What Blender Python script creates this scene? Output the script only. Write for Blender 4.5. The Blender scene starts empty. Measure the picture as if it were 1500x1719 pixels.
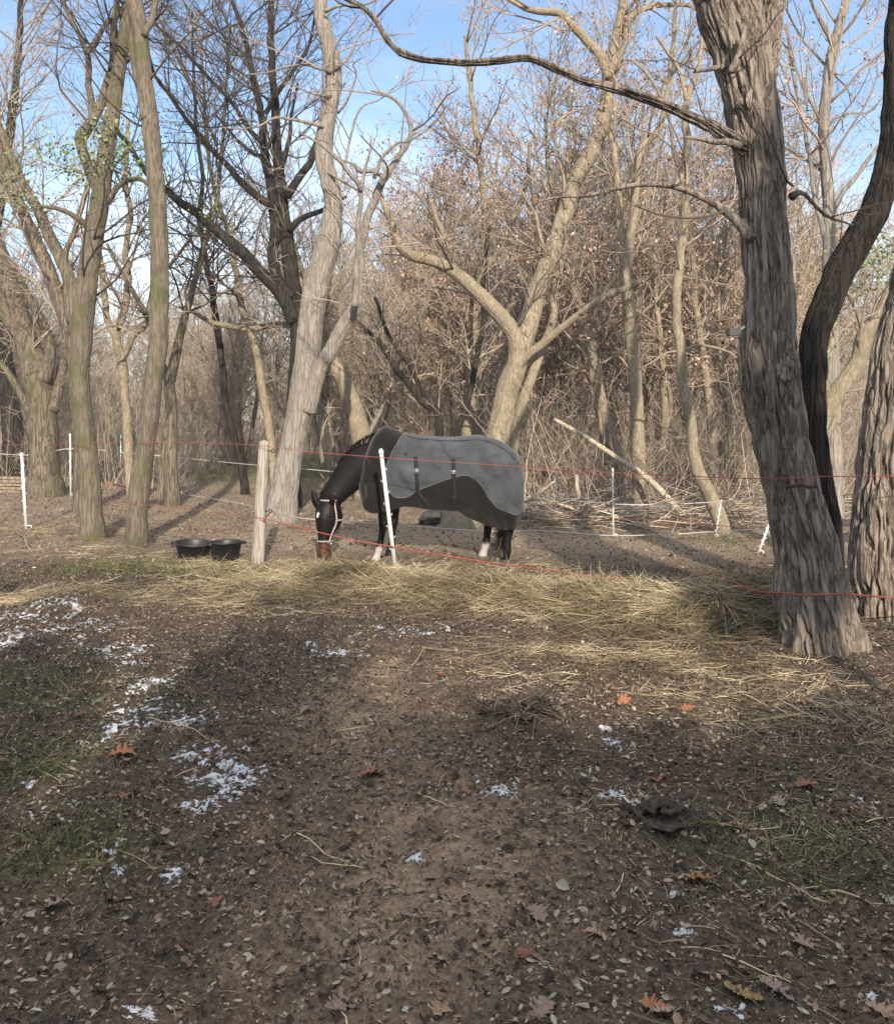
import bpy, math, random
import numpy as np
from mathutils import Vector, Matrix

rng = np.random.default_rng(11)
random.seed(5)
SC = bpy.context.scene
COL = SC.collection
F, HZ, CH = 1450.0, 700.0, 1.7          # focal length in photo pixels, horizon row, eye height
PI = math.pi

def P(px, py, d):
    return np.array([(px - 750.0) / F * d, d, CH - (py - HZ) / F * d])
def G(px, py):                          # point of the level ground seen at that place
    d = CH * F / (py - HZ)
    return np.array([(px - 750.0) / F * d, d, 0.0])

# ------------------------------------------------------------------ noise
def _h(ix, iy, iz, seed):
    n = (ix * 374761393 + iy * 668265263 + iz * 2147483647 + seed * 974634777) & 0xFFFFFFFF
    n = ((n ^ (n >> 13)) * 1274126177) & 0xFFFFFFFF
    n = (n ^ (n >> 16)) & 0xFFFFFFFF
    return n.astype(np.float64) / 4294967295.0
def vnoise(x, y, z, seed=0):
    x, y, z = np.broadcast_arrays(np.asarray(x, float), np.asarray(y, float), np.asarray(z, float))
    fx, fy, fz = np.floor(x), np.floor(y), np.floor(z)
    ix, iy, iz = fx.astype(np.int64), fy.astype(np.int64), fz.astype(np.int64)
    u, v, w = x - fx, y - fy, z - fz
    u, v, w = u*u*(3-2*u), v*v*(3-2*v), w*w*(3-2*w)
    r = 0
    for a in (0, 1):
        for b in (0, 1):
            for c in (0, 1):
                r = r + _h(ix+a, iy+b, iz+c, seed) * (u if a else 1-u) * (v if b else 1-v) * (w if c else 1-w)
    return r
def fbm(x, y, z, seed=0, oct=4):
    r, amp, tot, f = 0, 1.0, 0, 1.0
    for o in range(oct):
        r = r + amp * vnoise(x*f, y*f, z*f, seed + o*17)
        tot += amp; amp *= .5; f *= 2.03
    return r / tot

# ------------------------------------------------------------------ terrain
def gauss(x, y, cx, cy, sx, sy):
    return np.exp(-((x-cx)/sx)**2 - ((y-cy)/sy)**2)
HAY = []                                 # mounds: px, py, sx, sy, height
for px, py, sx, sy, h in [(500, 985, .55, .45, .05), (570, 972, .5, .35, .05), (650, 985, .5, .4, .06), (735, 995, .5, .45, .07), (820, 1004, .5, .4, .08),
                          (900, 1020, .5, .38, .10), (985, 1030, .45, .4, .16), (1070, 1050, .42, .35, .18),
                          (1150, 1062, .4, .32, .20), (1235, 1055, .38, .32, .38), (1280,1040,.2,.2,.1)]:
    g = G(px, py); HAY.append((g[0], g[1], sx, sy, h))
def hay_h(x, y):
    r = 0
    for cx, cy, sx, sy, h in HAY:
        r = r + h * gauss(x, y, cx, cy, sx, sy)
    lumps = np.clip(fbm(x*2.4, y*2.8, 2, 33, 3)-.36, 0, 1)*.75 + np.clip(fbm(x*6, y*6, 2, 34, 2)-.4, 0, 1)*.22
    return np.minimum(r*.75, .30) + lumps*np.clip(r/.12, 0, 1)*(.35+.5*np.clip((x-1.1)/1., 0, 1))*.9
g_l = G(110, 1030); g_c1 = G(1105, 1395); g_c2 = G(880, 1225)
_r = np.random.default_rng(77)
HOOF = [(_r.normal(-.1, .8), _r.uniform(2.2, 7.2), _r.uniform(.015, .035)) for _ in range(90)]
def gz(x, y, fine=True):
    x = np.array(x, float); y = np.array(y, float); sh_ = x.shape; x = np.atleast_1d(x); y = np.atleast_1d(y)
    near = np.clip((16 - np.abs(y)) / 8, 0.15, 1)
    z = (fbm(x*.35+3, y*.35, 0, 3, 3) - .5) * .16 * np.clip((np.hypot(x-.0, y-9.5)-1.5)/3, 0.25, 1)
    z = z + (fbm(x*2.1, y*2.1, 0, 9, 3) - .5) * .075 * near
    if fine:
        z = z + (fbm(x*9, y*9, 0, 21, 4) - .5) * .055 * near
    z = z + .12 * np.clip((-x - 1.2) / 2.0, 0, 1) * np.clip((8 - y) / 4, 0, 1) * np.clip(y/2, 0, 1)
    z = z + hay_h(x, y) * .8
    z = z + .13 * gauss(x, y, g_l[0], g_l[1], .45, .3)
    z = z + .07 * gauss(x, y, g_c1[0], g_c1[1], .22, .14) + .09 * gauss(x, y, g_c2[0], g_c2[1], .22, .2)
    if fine:
        for hx, hy, hd_ in HOOF:
            m_ = (np.abs(x-hx) < .25) & (np.abs(y-hy) < .25)
            if m_.any():
                q = ((x[m_]-hx)**2 + (y[m_]-hy)**2*.8)/.058**2
                z[m_] = z[m_] - hd_*np.exp(-q*q) + hd_*.45*np.exp(-((np.sqrt(q)-1.45)/.4)**2)
    z = z + .07*gauss(x, y, 2.68, 6.15, .5, .4) + .07*gauss(x, y, 3.7, 7.2, .6, .5)
    # worn wheel rut running from the lower middle to the tubs
    rx = -.45 + .07*np.sin(y*.9)
    z = z - .05 * np.exp(-((x-rx)/.35)**2) * np.clip((9-y)/3, 0, 1)
    return z.reshape(sh_)

# ------------------------------------------------------------------ mesh helpers
class MB:
    def __init__(s): s.v, s.f4, s.f3, s.r, s.n, s.m4, s.m3 = [], [], [], [], 0, [], []
    def add(s, v, f, rnd=None):
        v = np.asarray(v, float).reshape(-1, 3); f = np.asarray(f, np.int64)
        if len(f): (s.f4 if f.shape[1] == 4 else s.f3).append(f + s.n)
        s.v.append(v); s.n += len(v)
        s.r.append(np.full(len(v), .5) if rnd is None else np.broadcast_to(np.asarray(rnd, float), (len(v),)))
        return s
    def build(s, name, mat, parent=None, origin=(0, 0, 0), smooth=True, loc=None):
        v = np.concatenate(s.v) - np.asarray(origin, float)
        f4 = np.concatenate(s.f4) if s.f4 else np.zeros((0, 4), np.int64)
        f3 = np.concatenate(s.f3) if s.f3 else np.zeros((0, 3), np.int64)
        me = bpy.data.meshes.new(name)
        me.vertices.add(len(v)); me.vertices.foreach_set('co', v.astype(np.float32).ravel())
        nl = f4.size + f3.size
        me.loops.add(nl); me.loops.foreach_set('vertex_index', np.concatenate([f4.ravel(), f3.ravel()]).astype(np.int32))
        npol = len(f4) + len(f3)
        me.polygons.add(npol)
        st = np.concatenate([np.arange(len(f4))*4, f4.size + np.arange(len(f3))*3]).astype(np.int32)
        me.polygons.foreach_set('loop_start', st)
        me.polygons.foreach_set('use_smooth', np.full(npol, smooth))
        a = me.attributes.new('rnd', 'FLOAT', 'POINT'); a.data.foreach_set('value', np.concatenate(s.r).astype(np.float32))
        me.update(calc_edges=True); me.validate()
        if mat: me.materials.append(mat)
        o = bpy.data.objects.new(name, me); COL.objects.link(o)
        if parent is not None: o.parent = parent
        elif loc is not None: o.location = loc
        return o
def empty(name, loc, label=None, cat=None, group=None):
    o = bpy.data.objects.new(name, None); COL.objects.link(o); o.location = [float(a) for a in loc]
    o.empty_display_size = .2
    tag(o, label, cat, group); return o
def tag(o, label=None, cat=None, group=None, kind=None):
    if label: o['label'] = label
    if cat: o['category'] = cat
    if group: o['group'] = group
    if kind: o['kind'] = kind
    return o
def nrm(a): return a / np.maximum(np.linalg.norm(a, axis=-1, keepdims=True), 1e-9)

def tubes(mb, pts, rad, k, mult=None, rnd=None, cap=True):
    """N tubes of n rings and k sides; rad (N,n); mult (N,n,k) scales the radius."""
    N, n, _ = pts.shape
    t = np.empty_like(pts); t[:, 1:-1] = pts[:, 2:] - pts[:, :-2]; t[:, 0] = pts[:, 1]-pts[:, 0]; t[:, -1] = pts[:, -1]-pts[:, -2]
    t = nrm(t); ax = nrm(pts[:, -1] - pts[:, 0])
    ref = np.where(np.abs(ax[:, 2:3]) > .8, np.array([[0., -1, 0]]), np.array([[0., 0, 1]]))
    u = nrm(ref[:, None] - (ref[:, None]*t).sum(-1, keepdims=True)*t); w = np.cross(t, u)
    a = np.arange(k) * 2*PI/k
    R = rad[:, :, None] * (mult if mult is not None else np.ones((1, 1, k)))
    v = pts[:, :, None] + (R*np.cos(a))[..., None]*u[:, :, None] + (R*np.sin(a))[..., None]*w[:, :, None]
    base = (np.arange(N)*n*k)[:, None, None]; i = (np.arange(n-1)*k)[None, :, None]; j = np.arange(k)[None, None]
    jn = (j+1) % k
    q = np.stack([base+i+j, base+i+jn, base+i+k+jn, base+i+k+j], -1).reshape(-1, 4)
    r = None if rnd is None else np.repeat(np.asarray(rnd), n*k)
    if cap:
        n0 = mb.n
        mb.add(v, q, r)
        tipv = pts[:, -1] + t[:, -1]*rad[:, -1:]*.5; basev = pts[:, 0] - t[:, 0]*rad[:, :1]*.3
        n1 = mb.n
        mb.add(np.concatenate([tipv, basev]), np.zeros((0, 3)), None if rnd is None else np.tile(np.asarray(rnd), 2))
        b = (n0 + np.arange(N)*n*k)[:, None]; jj = np.arange(k)[None]
        f1 = np.stack([b+(n-1)*k+jj, b+(n-1)*k+(jj+1) % k, np.broadcast_to(n1+np.arange(N)[:, None], (N, k))], -1).reshape(-1, 3)
        f2 = np.stack([b+(jj+1) % k, b+jj, np.broadcast_to(n1+N+np.arange(N)[:, None], (N, k))], -1).reshape(-1, 3)
        mb.f3.append(f1); mb.f3.append(f2)
    else:
        mb.add(v, q, r)
def tube(mb, pts, rad, k=8, **kw):
    pts = np.asarray(pts, float)
    rad = np.broadcast_to(np.asarray(rad, float), (len(pts),))
    tubes(mb, pts[None], rad[None], k, **kw)
def box(mb, c, size, rot=None, rnd=None):
    s = np.array(size)/2.; c = np.asarray(c, float)
    v = np.array([[x, y, z] for x in (-1, 1) for y in (-1, 1) for z in (-1, 1)], float)*s
    if rot is not None: v = v @ np.array(rot).T
    f = [[0, 1, 3, 2], [4, 6, 7, 5], [0, 4, 5, 1], [2, 3, 7, 6], [0, 2, 6, 4], [1, 5, 7, 3]]
    mb.add(v + c, f, rnd)
def rotm(ax, ang): return np.array(Matrix.Rotation(ang, 3, ax))
def spline(p, n):
    """Catmull-Rom through rows of p, resampled to n rows."""
    p = np.asarray(p, float)
    if len(p) == 2: return p[0] + (p[1]-p[0])*np.linspace(0, 1, n)[:, None]
    q = np.vstack([2*p[0]-p[1], p, 2*p[-1]-p[-2]])
    seg = np.linalg.norm(np.diff(p[:, :3], axis=0), axis=1); s = np.concatenate([[0], np.cumsum(seg)])
    u = np.linspace(0, s[-1], n); i = np.clip(np.searchsorted(s, u, side='right')-1, 0, len(p)-2)
    t = ((u - s[i]) / np.maximum(seg[i], 1e-9))[:, None]
    a, b, c, d = q[i], q[i+1], q[i+2], q[i+3]
    return .5*((2*b) + (c-a)*t + (2*a-5*b+4*c-d)*t*t + (3*b-a-3*c+d)*t**3)

# ------------------------------------------------------------------ materials
def new_mat(name):
    m = bpy.data.materials.new(name); m.use_nodes = True
    nt = m.node_tree; return m, nt, nt.nodes['Principled BSDF']
def nd(nt, typ, **kw):
    n = nt.nodes.new(typ)
    for k, v in kw.items():
        if k in n.inputs: n.inputs[k].default_value = v
        else: setattr(n, k, v)
    return n
def ramp(nt, fac, stops):
    r = nt.nodes.new('ShaderNodeValToRGB'); e = r.color_ramp.elements
    while len(e) < len(stops): e.new(.5)
    for i, (p, c) in enumerate(stops): e[i].position = p; e[i].color = (*c, 1)
    nt.links.new(fac, r.inputs[0]); return r.outputs[0]
def mixc(nt, fac, a, b, mode='MIX'):
    m = nt.nodes.new('ShaderNodeMix'); m.data_type = 'RGBA'; m.blend_type = mode
    for s, x in ((0, fac), (6, a), (7, b)):
        if isinstance(x, bpy.types.NodeSocket): nt.links.new(x, m.inputs[s])
        elif isinstance(x, (int, float)): m.inputs[s].default_value = x
        else: m.inputs[s].default_value = (*x, 1)
    return m.outputs[2]
def mat_plain(name, c, rough=.7, noise=.25, scale=20., bump=0., metal=0., spec=.3):
    m, nt, b = new_mat(name)
    tc = nd(nt, 'ShaderNodeTexCoord'); nz = nd(nt, 'ShaderNodeTexNoise', Scale=scale, Detail=6.)
    nt.links.new(tc.outputs['Object'], nz.inputs['Vector'])
    lo = tuple(x*(1-noise) for x in c); hi = tuple(min(1, x*(1+noise)) for x in c)
    nt.links.new(ramp(nt, nz.outputs['Fac'], [(.3, lo), (.7, hi)]), b.inputs['Base Color'])
    b.inputs['Roughness'].default_value = rough; b.inputs['Metallic'].default_value = metal
    b.inputs['Specular IOR Level'].default_value = spec
    if bump:
        bp = nd(nt, 'ShaderNodeBump', Strength=.6, Distance=bump); nt.links.new(nz.outputs['Fac'], bp.inputs['Height']); nt.links.new(bp.outputs[0], b.inputs['Normal'])
    return m
def mat_rnd(name, stops, rough=.8, spec=.2, trans=0.):
    m, nt, b = new_mat(name)
    at = nd(nt, 'ShaderNodeAttribute'); at.attribute_name = 'rnd'
    nt.links.new(ramp(nt, at.outputs['Fac'], stops), b.inputs['Base Color'])
    b.inputs['Roughness'].default_value = rough; b.inputs['Specular IOR Level'].default_value = spec
    return m
def mat_bark(name, dark, light, scale=6., bump=.015, moss=0., zs=.11, furrow=0.):
    m, nt, b = new_mat(name)
    tc = nd(nt, 'ShaderNodeTexCoord'); mp = nd(nt, 'ShaderNodeMapping'); mp.inputs['Scale'].default_value = (1, 1, zs)
    nt.links.new(tc.outputs['Object'], mp.inputs[0])
    n1 = nd(nt, 'ShaderNodeTexNoise', Scale=scale*2.6, Detail=5., Roughness=.55, Distortion=.25); nt.links.new(mp.outputs[0], n1.inputs[0])
    nf = nd(nt, 'ShaderNodeTexNoise', Scale=scale*9, Detail=7., Roughness=.7); nt.links.new(mp.outputs[0], nf.inputs[0])
    sb = nd(nt, 'ShaderNodeMath', operation='SUBTRACT'); nt.links.new(n1.outputs['Fac'], sb.inputs[0]); sb.inputs[1].default_value = .5
    ab = nd(nt, 'ShaderNodeMath', operation='ABSOLUTE'); nt.links.new(sb.outputs[0], ab.inputs[0])
    cl = nd(nt, 'ShaderNodeMapRange'); cl.inputs[1].default_value = 0; cl.inputs[2].default_value = .07; cl.inputs[3].default_value = furrow; cl.inputs[4].default_value = .62
    nt.links.new(ab.outputs[0], cl.inputs[0])
    mu = nd(nt, 'ShaderNodeMath', operation='MULTIPLY_ADD'); nt.links.new(nf.outputs['Fac'], mu.inputs[0]); mu.inputs[1].default_value = .75; nt.links.new(cl.outputs[0], mu.inputs[2])
    c = ramp(nt, mu.outputs[0], [(.35, dark), (.68, tuple(a*.45+c_*.55 for a, c_ in zip(dark, light))), (1.0, light)])
    n2 = nd(nt, 'ShaderNodeTexNoise', Scale=1.3, Detail=5.); nt.links.new(tc.outputs['Object'], n2.inputs[0])
    c = mixc(nt, ramp(nt, n2.outputs['Fac'], [(.35, (0, 0, 0)), (.7, (.55, .55, .55))]), c, tuple(x*.7 for x in light))
    if moss:
        n3 = nd(nt, 'ShaderNodeTexNoise', Scale=2.6, Detail=6.); nt.links.new(tc.outputs['Object'], n3.inputs[0])
        c = mixc(nt, ramp(nt, n3.outputs['Fac'], [(.5, (0, 0, 0)), (.68, (moss,)*3)]), c, (.09, .10, .035))
    nt.links.new(c, b.inputs['Base Color']); b.inputs['Roughness'].default_value = .9; b.inputs['Specular IOR Level'].default_value = .15
    bp = nd(nt, 'ShaderNodeBump', Strength=1., Distance=bump); nt.links.new(mu.outputs[0], bp.inputs['Height']); nt.links.new(bp.outputs[0], b.inputs['Normal'])
    return m

M = {}
M['bark_big'] = mat_bark('furrowed_bark', (.036, .029, .024), (.32, .262, .215), 6., .03, zs=.16, furrow=.14)
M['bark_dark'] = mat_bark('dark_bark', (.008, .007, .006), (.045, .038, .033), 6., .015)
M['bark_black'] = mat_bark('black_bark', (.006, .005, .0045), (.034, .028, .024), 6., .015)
M['bark_pale'] = mat_bark('pale_bark', (.07, .06, .050), (.29, .255, .22), 7., .012, zs=.10, furrow=.2)
M['bark_mid'] = mat_bark('grey_brown_bark', (.036, .029, .022), (.185, .15, .115), 6., .012, moss=.5)
M['bark_left'] = mat_bark('olive_brown_bark', (.040, .033, .024), (.175, .145, .11), 9., .010, moss=.8, zs=.12, furrow=.2)
M['bark_tan'] = mat_bark('tan_bark', (.070, .054, .039), (.32, .262, .19), 8., .009, moss=.3, zs=.25, furrow=.22)
M['twig_dark'] = mat_rnd('dark_twigs', [(0, (.05, .04, .033)), (.6, (.10, .08, .066)), (1, (.17, .14, .115))], .9, .15)
M['twig_mid'] = mat_rnd('brown_twigs', [(0, (.16, .128, .10)), (.5, (.32, .258, .205)), (1, (.52, .43, .335))], .9, .15)
M['twig_pale'] = mat_rnd('pale_twigs', [(0, (.18, .145, .11)), (.5, (.34, .275, .215)), (1, (.55, .46, .36))], .9, .15)
M['leaf_brown'] = mat_rnd('dry_leaves', [(0, (.20, .115, .085)), (.5, (.37, .23, .17)), (1, (.52, .37, .29))])
M['leaf_green'] = mat_rnd('green_leaves', [(0, (.08, .12, .05)), (.6, (.17, .22, .09)), (1, (.32, .36, .2))])
M['leaf_ever'] = mat_rnd('evergreen_leaves', [(0, (.025, .045, .02)), (1, (.06, .10, .035))])
M['wood_pale'] = mat_bark('bleached_wood', (.22, .17, .12), (.50, .42, .31), 8., .008)
M['post_wood'] = mat_bark('weathered_post_wood', (.16, .13, .105), (.40, .35, .30), 9., .006, zs=.06)
M['hay'] = mat_rnd('hay_strands', [(0, (.065, .05, .03)), (.35, (.18, .142, .085)), (.7, (.33, .265, .16)), (1, (.56, .475, .32))], .7, .3)
M['straw'] = mat_plain('straw', (.55, .46, .28), .6, .2, 30.)
M['white_plastic'] = mat_plain('white_plastic', (.62, .62, .60), .45, .06, 15., spec=.5)
M['black_plastic'] = mat_plain('black_plastic', (.016, .016, .017), .42, .4, 6., bump=.002, spec=.5)
M['red_cord'] = mat_plain('red_cord', (.30, .07, .055), .7, .2, 60.)
M['white_tape'] = mat_plain('white_tape', (.42, .42, .40), .6, .12, 30.)
M['snow'] = mat_plain('snow', (.50, .525, .55), .6, .05, 30.)
M['stone'] = mat_plain('stone', (.26, .255, .25), .85, .3, 9., bump=.01)
M['board'] = mat_bark('old_boards', (.09, .07, .055), (.30, .235, .18), 7., .006)
M['dark_board'] = mat_plain('dark_board', (.05, .047, .045), .8, .35, 9., bump=.006)
M['steel'] = mat_plain('steel', (.62, .62, .64), .35, .15, 10., metal=1.)
M['green_sheet'] = mat_plain('green_sheet', (.03, .16, .10), .5, .2, 4.)

# ground
def mat_ground():
    m, nt, b = new_mat('soil_with_litter')
    tc = nd(nt, 'ShaderNodeTexCoord'); V = tc.outputs['Object']
    def noise(sc, det=7., dis=0.):
        n = nd(nt, 'ShaderNodeTexNoise', Scale=sc, Detail=det, Roughness=.62, Distortion=dis); nt.links.new(V, n.inputs[0]); return n.outputs['Fac']
    big, mid, fine = noise(.8), noise(5., 8., .6), noise(38., 6., .8)
    c = ramp(nt, mid, [(.3, (.045, .034, .027)), (.5, (.092, .069, .053)), (.72, (.17, .128, .097))])
    c = mixc(nt, .55, c, ramp(nt, fine, [(.3, (.035, .026, .021)), (.52, (.11, .083, .065)), (.7, (.26, .205, .155))]))
    c = mixc(nt, ramp(nt, big, [(.42, (0, 0, 0)), (.62, (.5, .5, .5))]), c, (.17, .118, .08))
    vo = nd(nt, 'ShaderNodeTexVoronoi', Scale=55.); nt.links.new(V, vo.inputs[0])
    fl = ramp(nt, vo.outputs['Color'], [(.62, (0, 0, 0)), (.66, (.8, .8, .8))])
    def attr(n):
        a = nd(nt, 'ShaderNodeAttribute'); a.attribute_name = n; return a.outputs['Fac']
    c = mixc(nt, fl, c, ramp(nt, vo.outputs['Distance'], [(0, (.22, .18, .14)), (.5, (.07, .055, .045))]))
    s = nd(nt, 'ShaderNodeMath', operation='MULTIPLY'); nt.links.new(attr('sunlit_sand'), s.inputs[0]); nt.links.new(ramp(nt, mid, [(.3, (.2,)*3), (.6, (1,)*3)]), s.inputs[1])
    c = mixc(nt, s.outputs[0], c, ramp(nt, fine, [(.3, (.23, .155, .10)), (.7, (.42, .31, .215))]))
    p = nd(nt, 'ShaderNodeMath', operation='MULTIPLY'); nt.links.new(attr('pale'), p.inputs[0]); nt.links.new(ramp(nt, fine, [(.35, (.15,)*3), (.6, (1,)*3)]), p.inputs[1])
    c = mixc(nt, p.outputs[0], c, ramp(nt, vo.outputs['Color'], [(.2, (.22, .165, .115)), (.8, (.50, .40, .29))]))
    g = nd(nt, 'ShaderNodeMath', operation='MULTIPLY'); nt.links.new(attr('grass'), g.inputs[0]); nt.links.new(ramp(nt, mid, [(.35, (0,)*3), (.6, (1,)*3)]), g.inputs[1])
    c = mixc(nt, g.outputs[0], c, ramp(nt, fine, [(.3, (.045, .06, .022)), (.7, (.13, .145, .06))]))
    nt.links.new(c, b.inputs['Base Color']); b.inputs['Roughness'].default_value = .95; b.inputs['Specular IOR Level'].default_value = .12
    ad = nd(nt, 'ShaderNodeMath', operation='ADD'); nt.links.new(fine, ad.inputs[0]); nt.links.new(mid, ad.inputs[1])
    bp = nd(nt, 'ShaderNodeBump', Strength=.9, Distance=.03); nt.links.new(ad.outputs[0], bp.inputs['Height']); nt.links.new(bp.outputs[0], b.inputs['Normal'])
    return m
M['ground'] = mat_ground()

# ------------------------------------------------------------------ ground sheet
def build_ground():
    def axis(lo, hi, a, b, st, grow):
        mid = list(np.arange(a, b, st)); l, s = [], st; x = a
        while x > lo: s *= grow; x -= s; l.append(x)
        r, s, x = [], st, mid[-1]
        while x < hi: s *= grow; x += s; r.append(x)
        return np.array(l[::-1] + mid + r)
    xs = axis(-160, 160, -5., 5., .025, 1.05); ys = axis(-60, 320, 1.6, 10.5, .028, 1.035)
    X, Y = np.meshgrid(xs, ys)
    Z = gz(X, Y)
    v = np.stack([X, Y, Z], -1).reshape(-1, 3)
    nx, ny = len(xs), len(ys)
    i = np.arange((ny-1)*nx).reshape(ny-1, nx)[:, :-1].ravel()
    mb = MB(); mb.add(v, np.stack([i, i+1, i+1+nx, i+nx], -1))
    o = mb.build('ground', M['ground']); tag(o, kind='structure')
    x, y = v[:, 0], v[:, 1]
    sunlit_sand = 1.*gauss(x, y, *G(610, 1170)[:2], .4, 1.) + 1.*gauss(x, y, *G(760, 1420)[:2], .45, .5) + .6*gauss(x, y, *G(640, 1560)[:2], .5, .4) + .3*np.exp(-((x+.2)/.5)**2)*np.clip((7-y)/3, 0, 1)  # bare sandy soil, lightened further to paint in the sunlit strip
    pale = np.clip((y-9.6)/2, 0, 1)*.95
    grass = np.zeros_like(x)
    for px, py, sx, sy, h in GRASS: g = G(px, py); grass += h*gauss(x, y, g[0], g[1], sx, sy)
    for n, a in (('sunlit_sand', sunlit_sand), ('pale', pale), ('grass', np.clip(grass, 0, 1))):
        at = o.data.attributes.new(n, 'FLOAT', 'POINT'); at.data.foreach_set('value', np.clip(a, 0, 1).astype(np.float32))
GRASS = [(230, 955, .7, .5, .7), (330, 960, .8, .5, .5), (150, 960, .6, .4, .4), (60, 1180, .6, .6, .55), (40, 1300, .3, .3, .7), (140, 1440, .25, .25, .6),
         (540, 775, 3., 6., .9), (450, 800, 3, 3, .6), (300, 770, 4, 6, .7), (700, 790, 3, 3, .5), (960, 870, 1.5, 1., .5), (1210, 905, .8, .6, .5), (1350, 1430, .4, .3, .35), (430, 970, .8, .4, .35)]
build_ground()

# ------------------------------------------------------------------ scatter on the ground
def visible(n, d0, d1, margin=.62, power=1.):
    """random ground points inside the view, denser close by as power falls"""
    u = rng.random(n); d = d0 + (d1-d0)*u**power
    return (rng.random(n)*2-1)*margin*d, d
def leaflets(mb, x, y, L, W, lift, rnd, tilt=.35, z=None):
    """six-cornered folded leaf bits lying about"""
    n = len(x); a = rng.random(n)*2*PI
    ca, sa = np.cos(a), np.sin(a)
    U = np.stack([ca, sa, rng.normal(0, tilt, n)], -1); U = nrm(U)
    Wv = np.stack([-sa, ca, rng.normal(0, tilt, n)], -1); Wv = nrm(Wv - (Wv*U).sum(-1, keepdims=True)*U); Nn = np.cross(U, Wv); Nn *= np.sign(Nn[:, 2:3]+1e-6)
    zz = (gz(x, y) if z is None else z) + lift
    c = np.stack([x, y, zz], -1)
    fold = (rng.random(n)*.5)[:, None]
    prof = [(-1, 0), (-.35, .9), (.45, .8), (1, 0), (.45, -.8), (-.35, -.9)]
    v = np.stack([c + U*(L[:, None]*.5*p) + Wv*(W[:, None]*.5*q) + Nn*(np.abs(q)*W[:, None]*.5*fold) for p, q in prof], 1)
    b = np.arange(n)[:, None]*6
    f = np.concatenate([b + np.array([[0, 3, 2, 1]]), b + np.array([[0, 5, 4, 3]])])
    mb.add(v, f, np.repeat(rnd, 6))

M['litter'] = mat_rnd('leaf_litter_bits', [(0, (.03, .023, .018)), (.3, (.085, .058, .040)), (.52, (.17, .108, .074)), (.68, (.25, .175, .125)), (.84, (.31, .25, .185)), (.94, (.29, .275, .20)), (1, (.40, .385, .32))], .8, .25)
def build_litter():
    mb = MB()
    x, y = visible(300000, 2.0, 9.8, .62, .72)
    keep = rng.random(len(x)) > .6*gauss(x, y, *G(760, 1420)[:2], .4, .4) + .5*gauss(x, y, *G(620, 1180)[:2], .35, .7)
    x, y = x[keep], y[keep]; n = len(x)
    L = rng.gamma(2.1, .0056, n).clip(.004, .055); rnd = rng.random(n)**1.6*.98
    leaflets(mb, x, y, L, L*rng.uniform(.3, .8, n), rng.uniform(.001, .014, n), rnd, .4)
    x, y = visible(24000, 9.5, 20, .62, .8); n = len(x)
    L = rng.gamma(4, .009, n).clip(.012, .07)
    leaflets(mb, x, y, L, L*rng.uniform(.4, .8, n), rng.uniform(.002, .015, n), (rng.random(n)**.8)*.92, .4)
    # pale grey-green robinia leaflets
    x, y = visible(1100, 2.0, 8, .62, .8); n = len(x)
    L = rng.uniform(.022, .045, n)
    leaflets(mb, x, y, L, L*.45, rng.uniform(.006, .016, n), rng.uniform(.87, .97, n), .25)
    o = mb.build('leaf_litter', M['litter'], smooth=False); tag(o, kind='stuff')
build_litter()

def ribbons(mb, p0, dirv, L, W, bend, rnd, nseg=3):
    """curved ribbons; p0 (n,3) start, bend (n,3) end offset"""
    n = len(p0); t = np.linspace(0, 1, nseg+1)
    c = p0[:, None] + dirv[:, None]*(L[:, None]*t)[..., None] + bend[:, None]*(t**2)[None, :, None]
    side = nrm(np.cross(dirv, rng.normal(0, 1, (n, 3))))
    w = W[:, None]*np.array([.9]*nseg+[.35])
    v = np.stack([c - side[:, None]*w[..., None]/2, c + side[:, None]*w[..., None]/2], 2)
    b = (np.arange(n)*(nseg+1)*2)[:, None]; i = (np.arange(nseg)*2)[None]
    f = np.stack([b+i, b+i+1, b+i+3, b+i+2], -1).reshape(-1, 4)
    mb.add(v, f, np.repeat(rnd, (nseg+1)*2))
def stalks(mb, x, y, h0, h1, lo, hi, flat=.16, w=(.002, .0042), bias=None):
    n = len(x); a = (fbm(x*2.6, y*2.6, 0, 15, 2)-.5)*9 + rng.normal(0, .6, n) + PI*rng.integers(0, 2, n)
    L = rng.uniform(lo, hi, n)
    d = nrm(np.stack([np.cos(a), np.sin(a), rng.normal(.03, flat, n)], -1))
    p = np.stack([x, y, gz(x, y) + rng.uniform(h0, h1, n)], -1) - d*(L*.5)[:, None]
    z1 = gz(p[:, 0], p[:, 1]); p[:, 2] = np.maximum(p[:, 2], z1+.004)
    e = p + d*L[:, None]; ze = gz(e[:, 0], e[:, 1]) + .003
    be = rng.normal(0, .085, (n, 3)) * L[:, None]*2; be[:, 2] = np.maximum(be[:, 2] - .02, ze - e[:, 2])
    ribbons(mb, p, d, L, rng.uniform(*w, n), be, np.clip(rng.normal(.46, .2, n) + (fbm(x*3.1, y*3.1, 1, 44, 3)-.5)*1.3, 0, 1))
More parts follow.
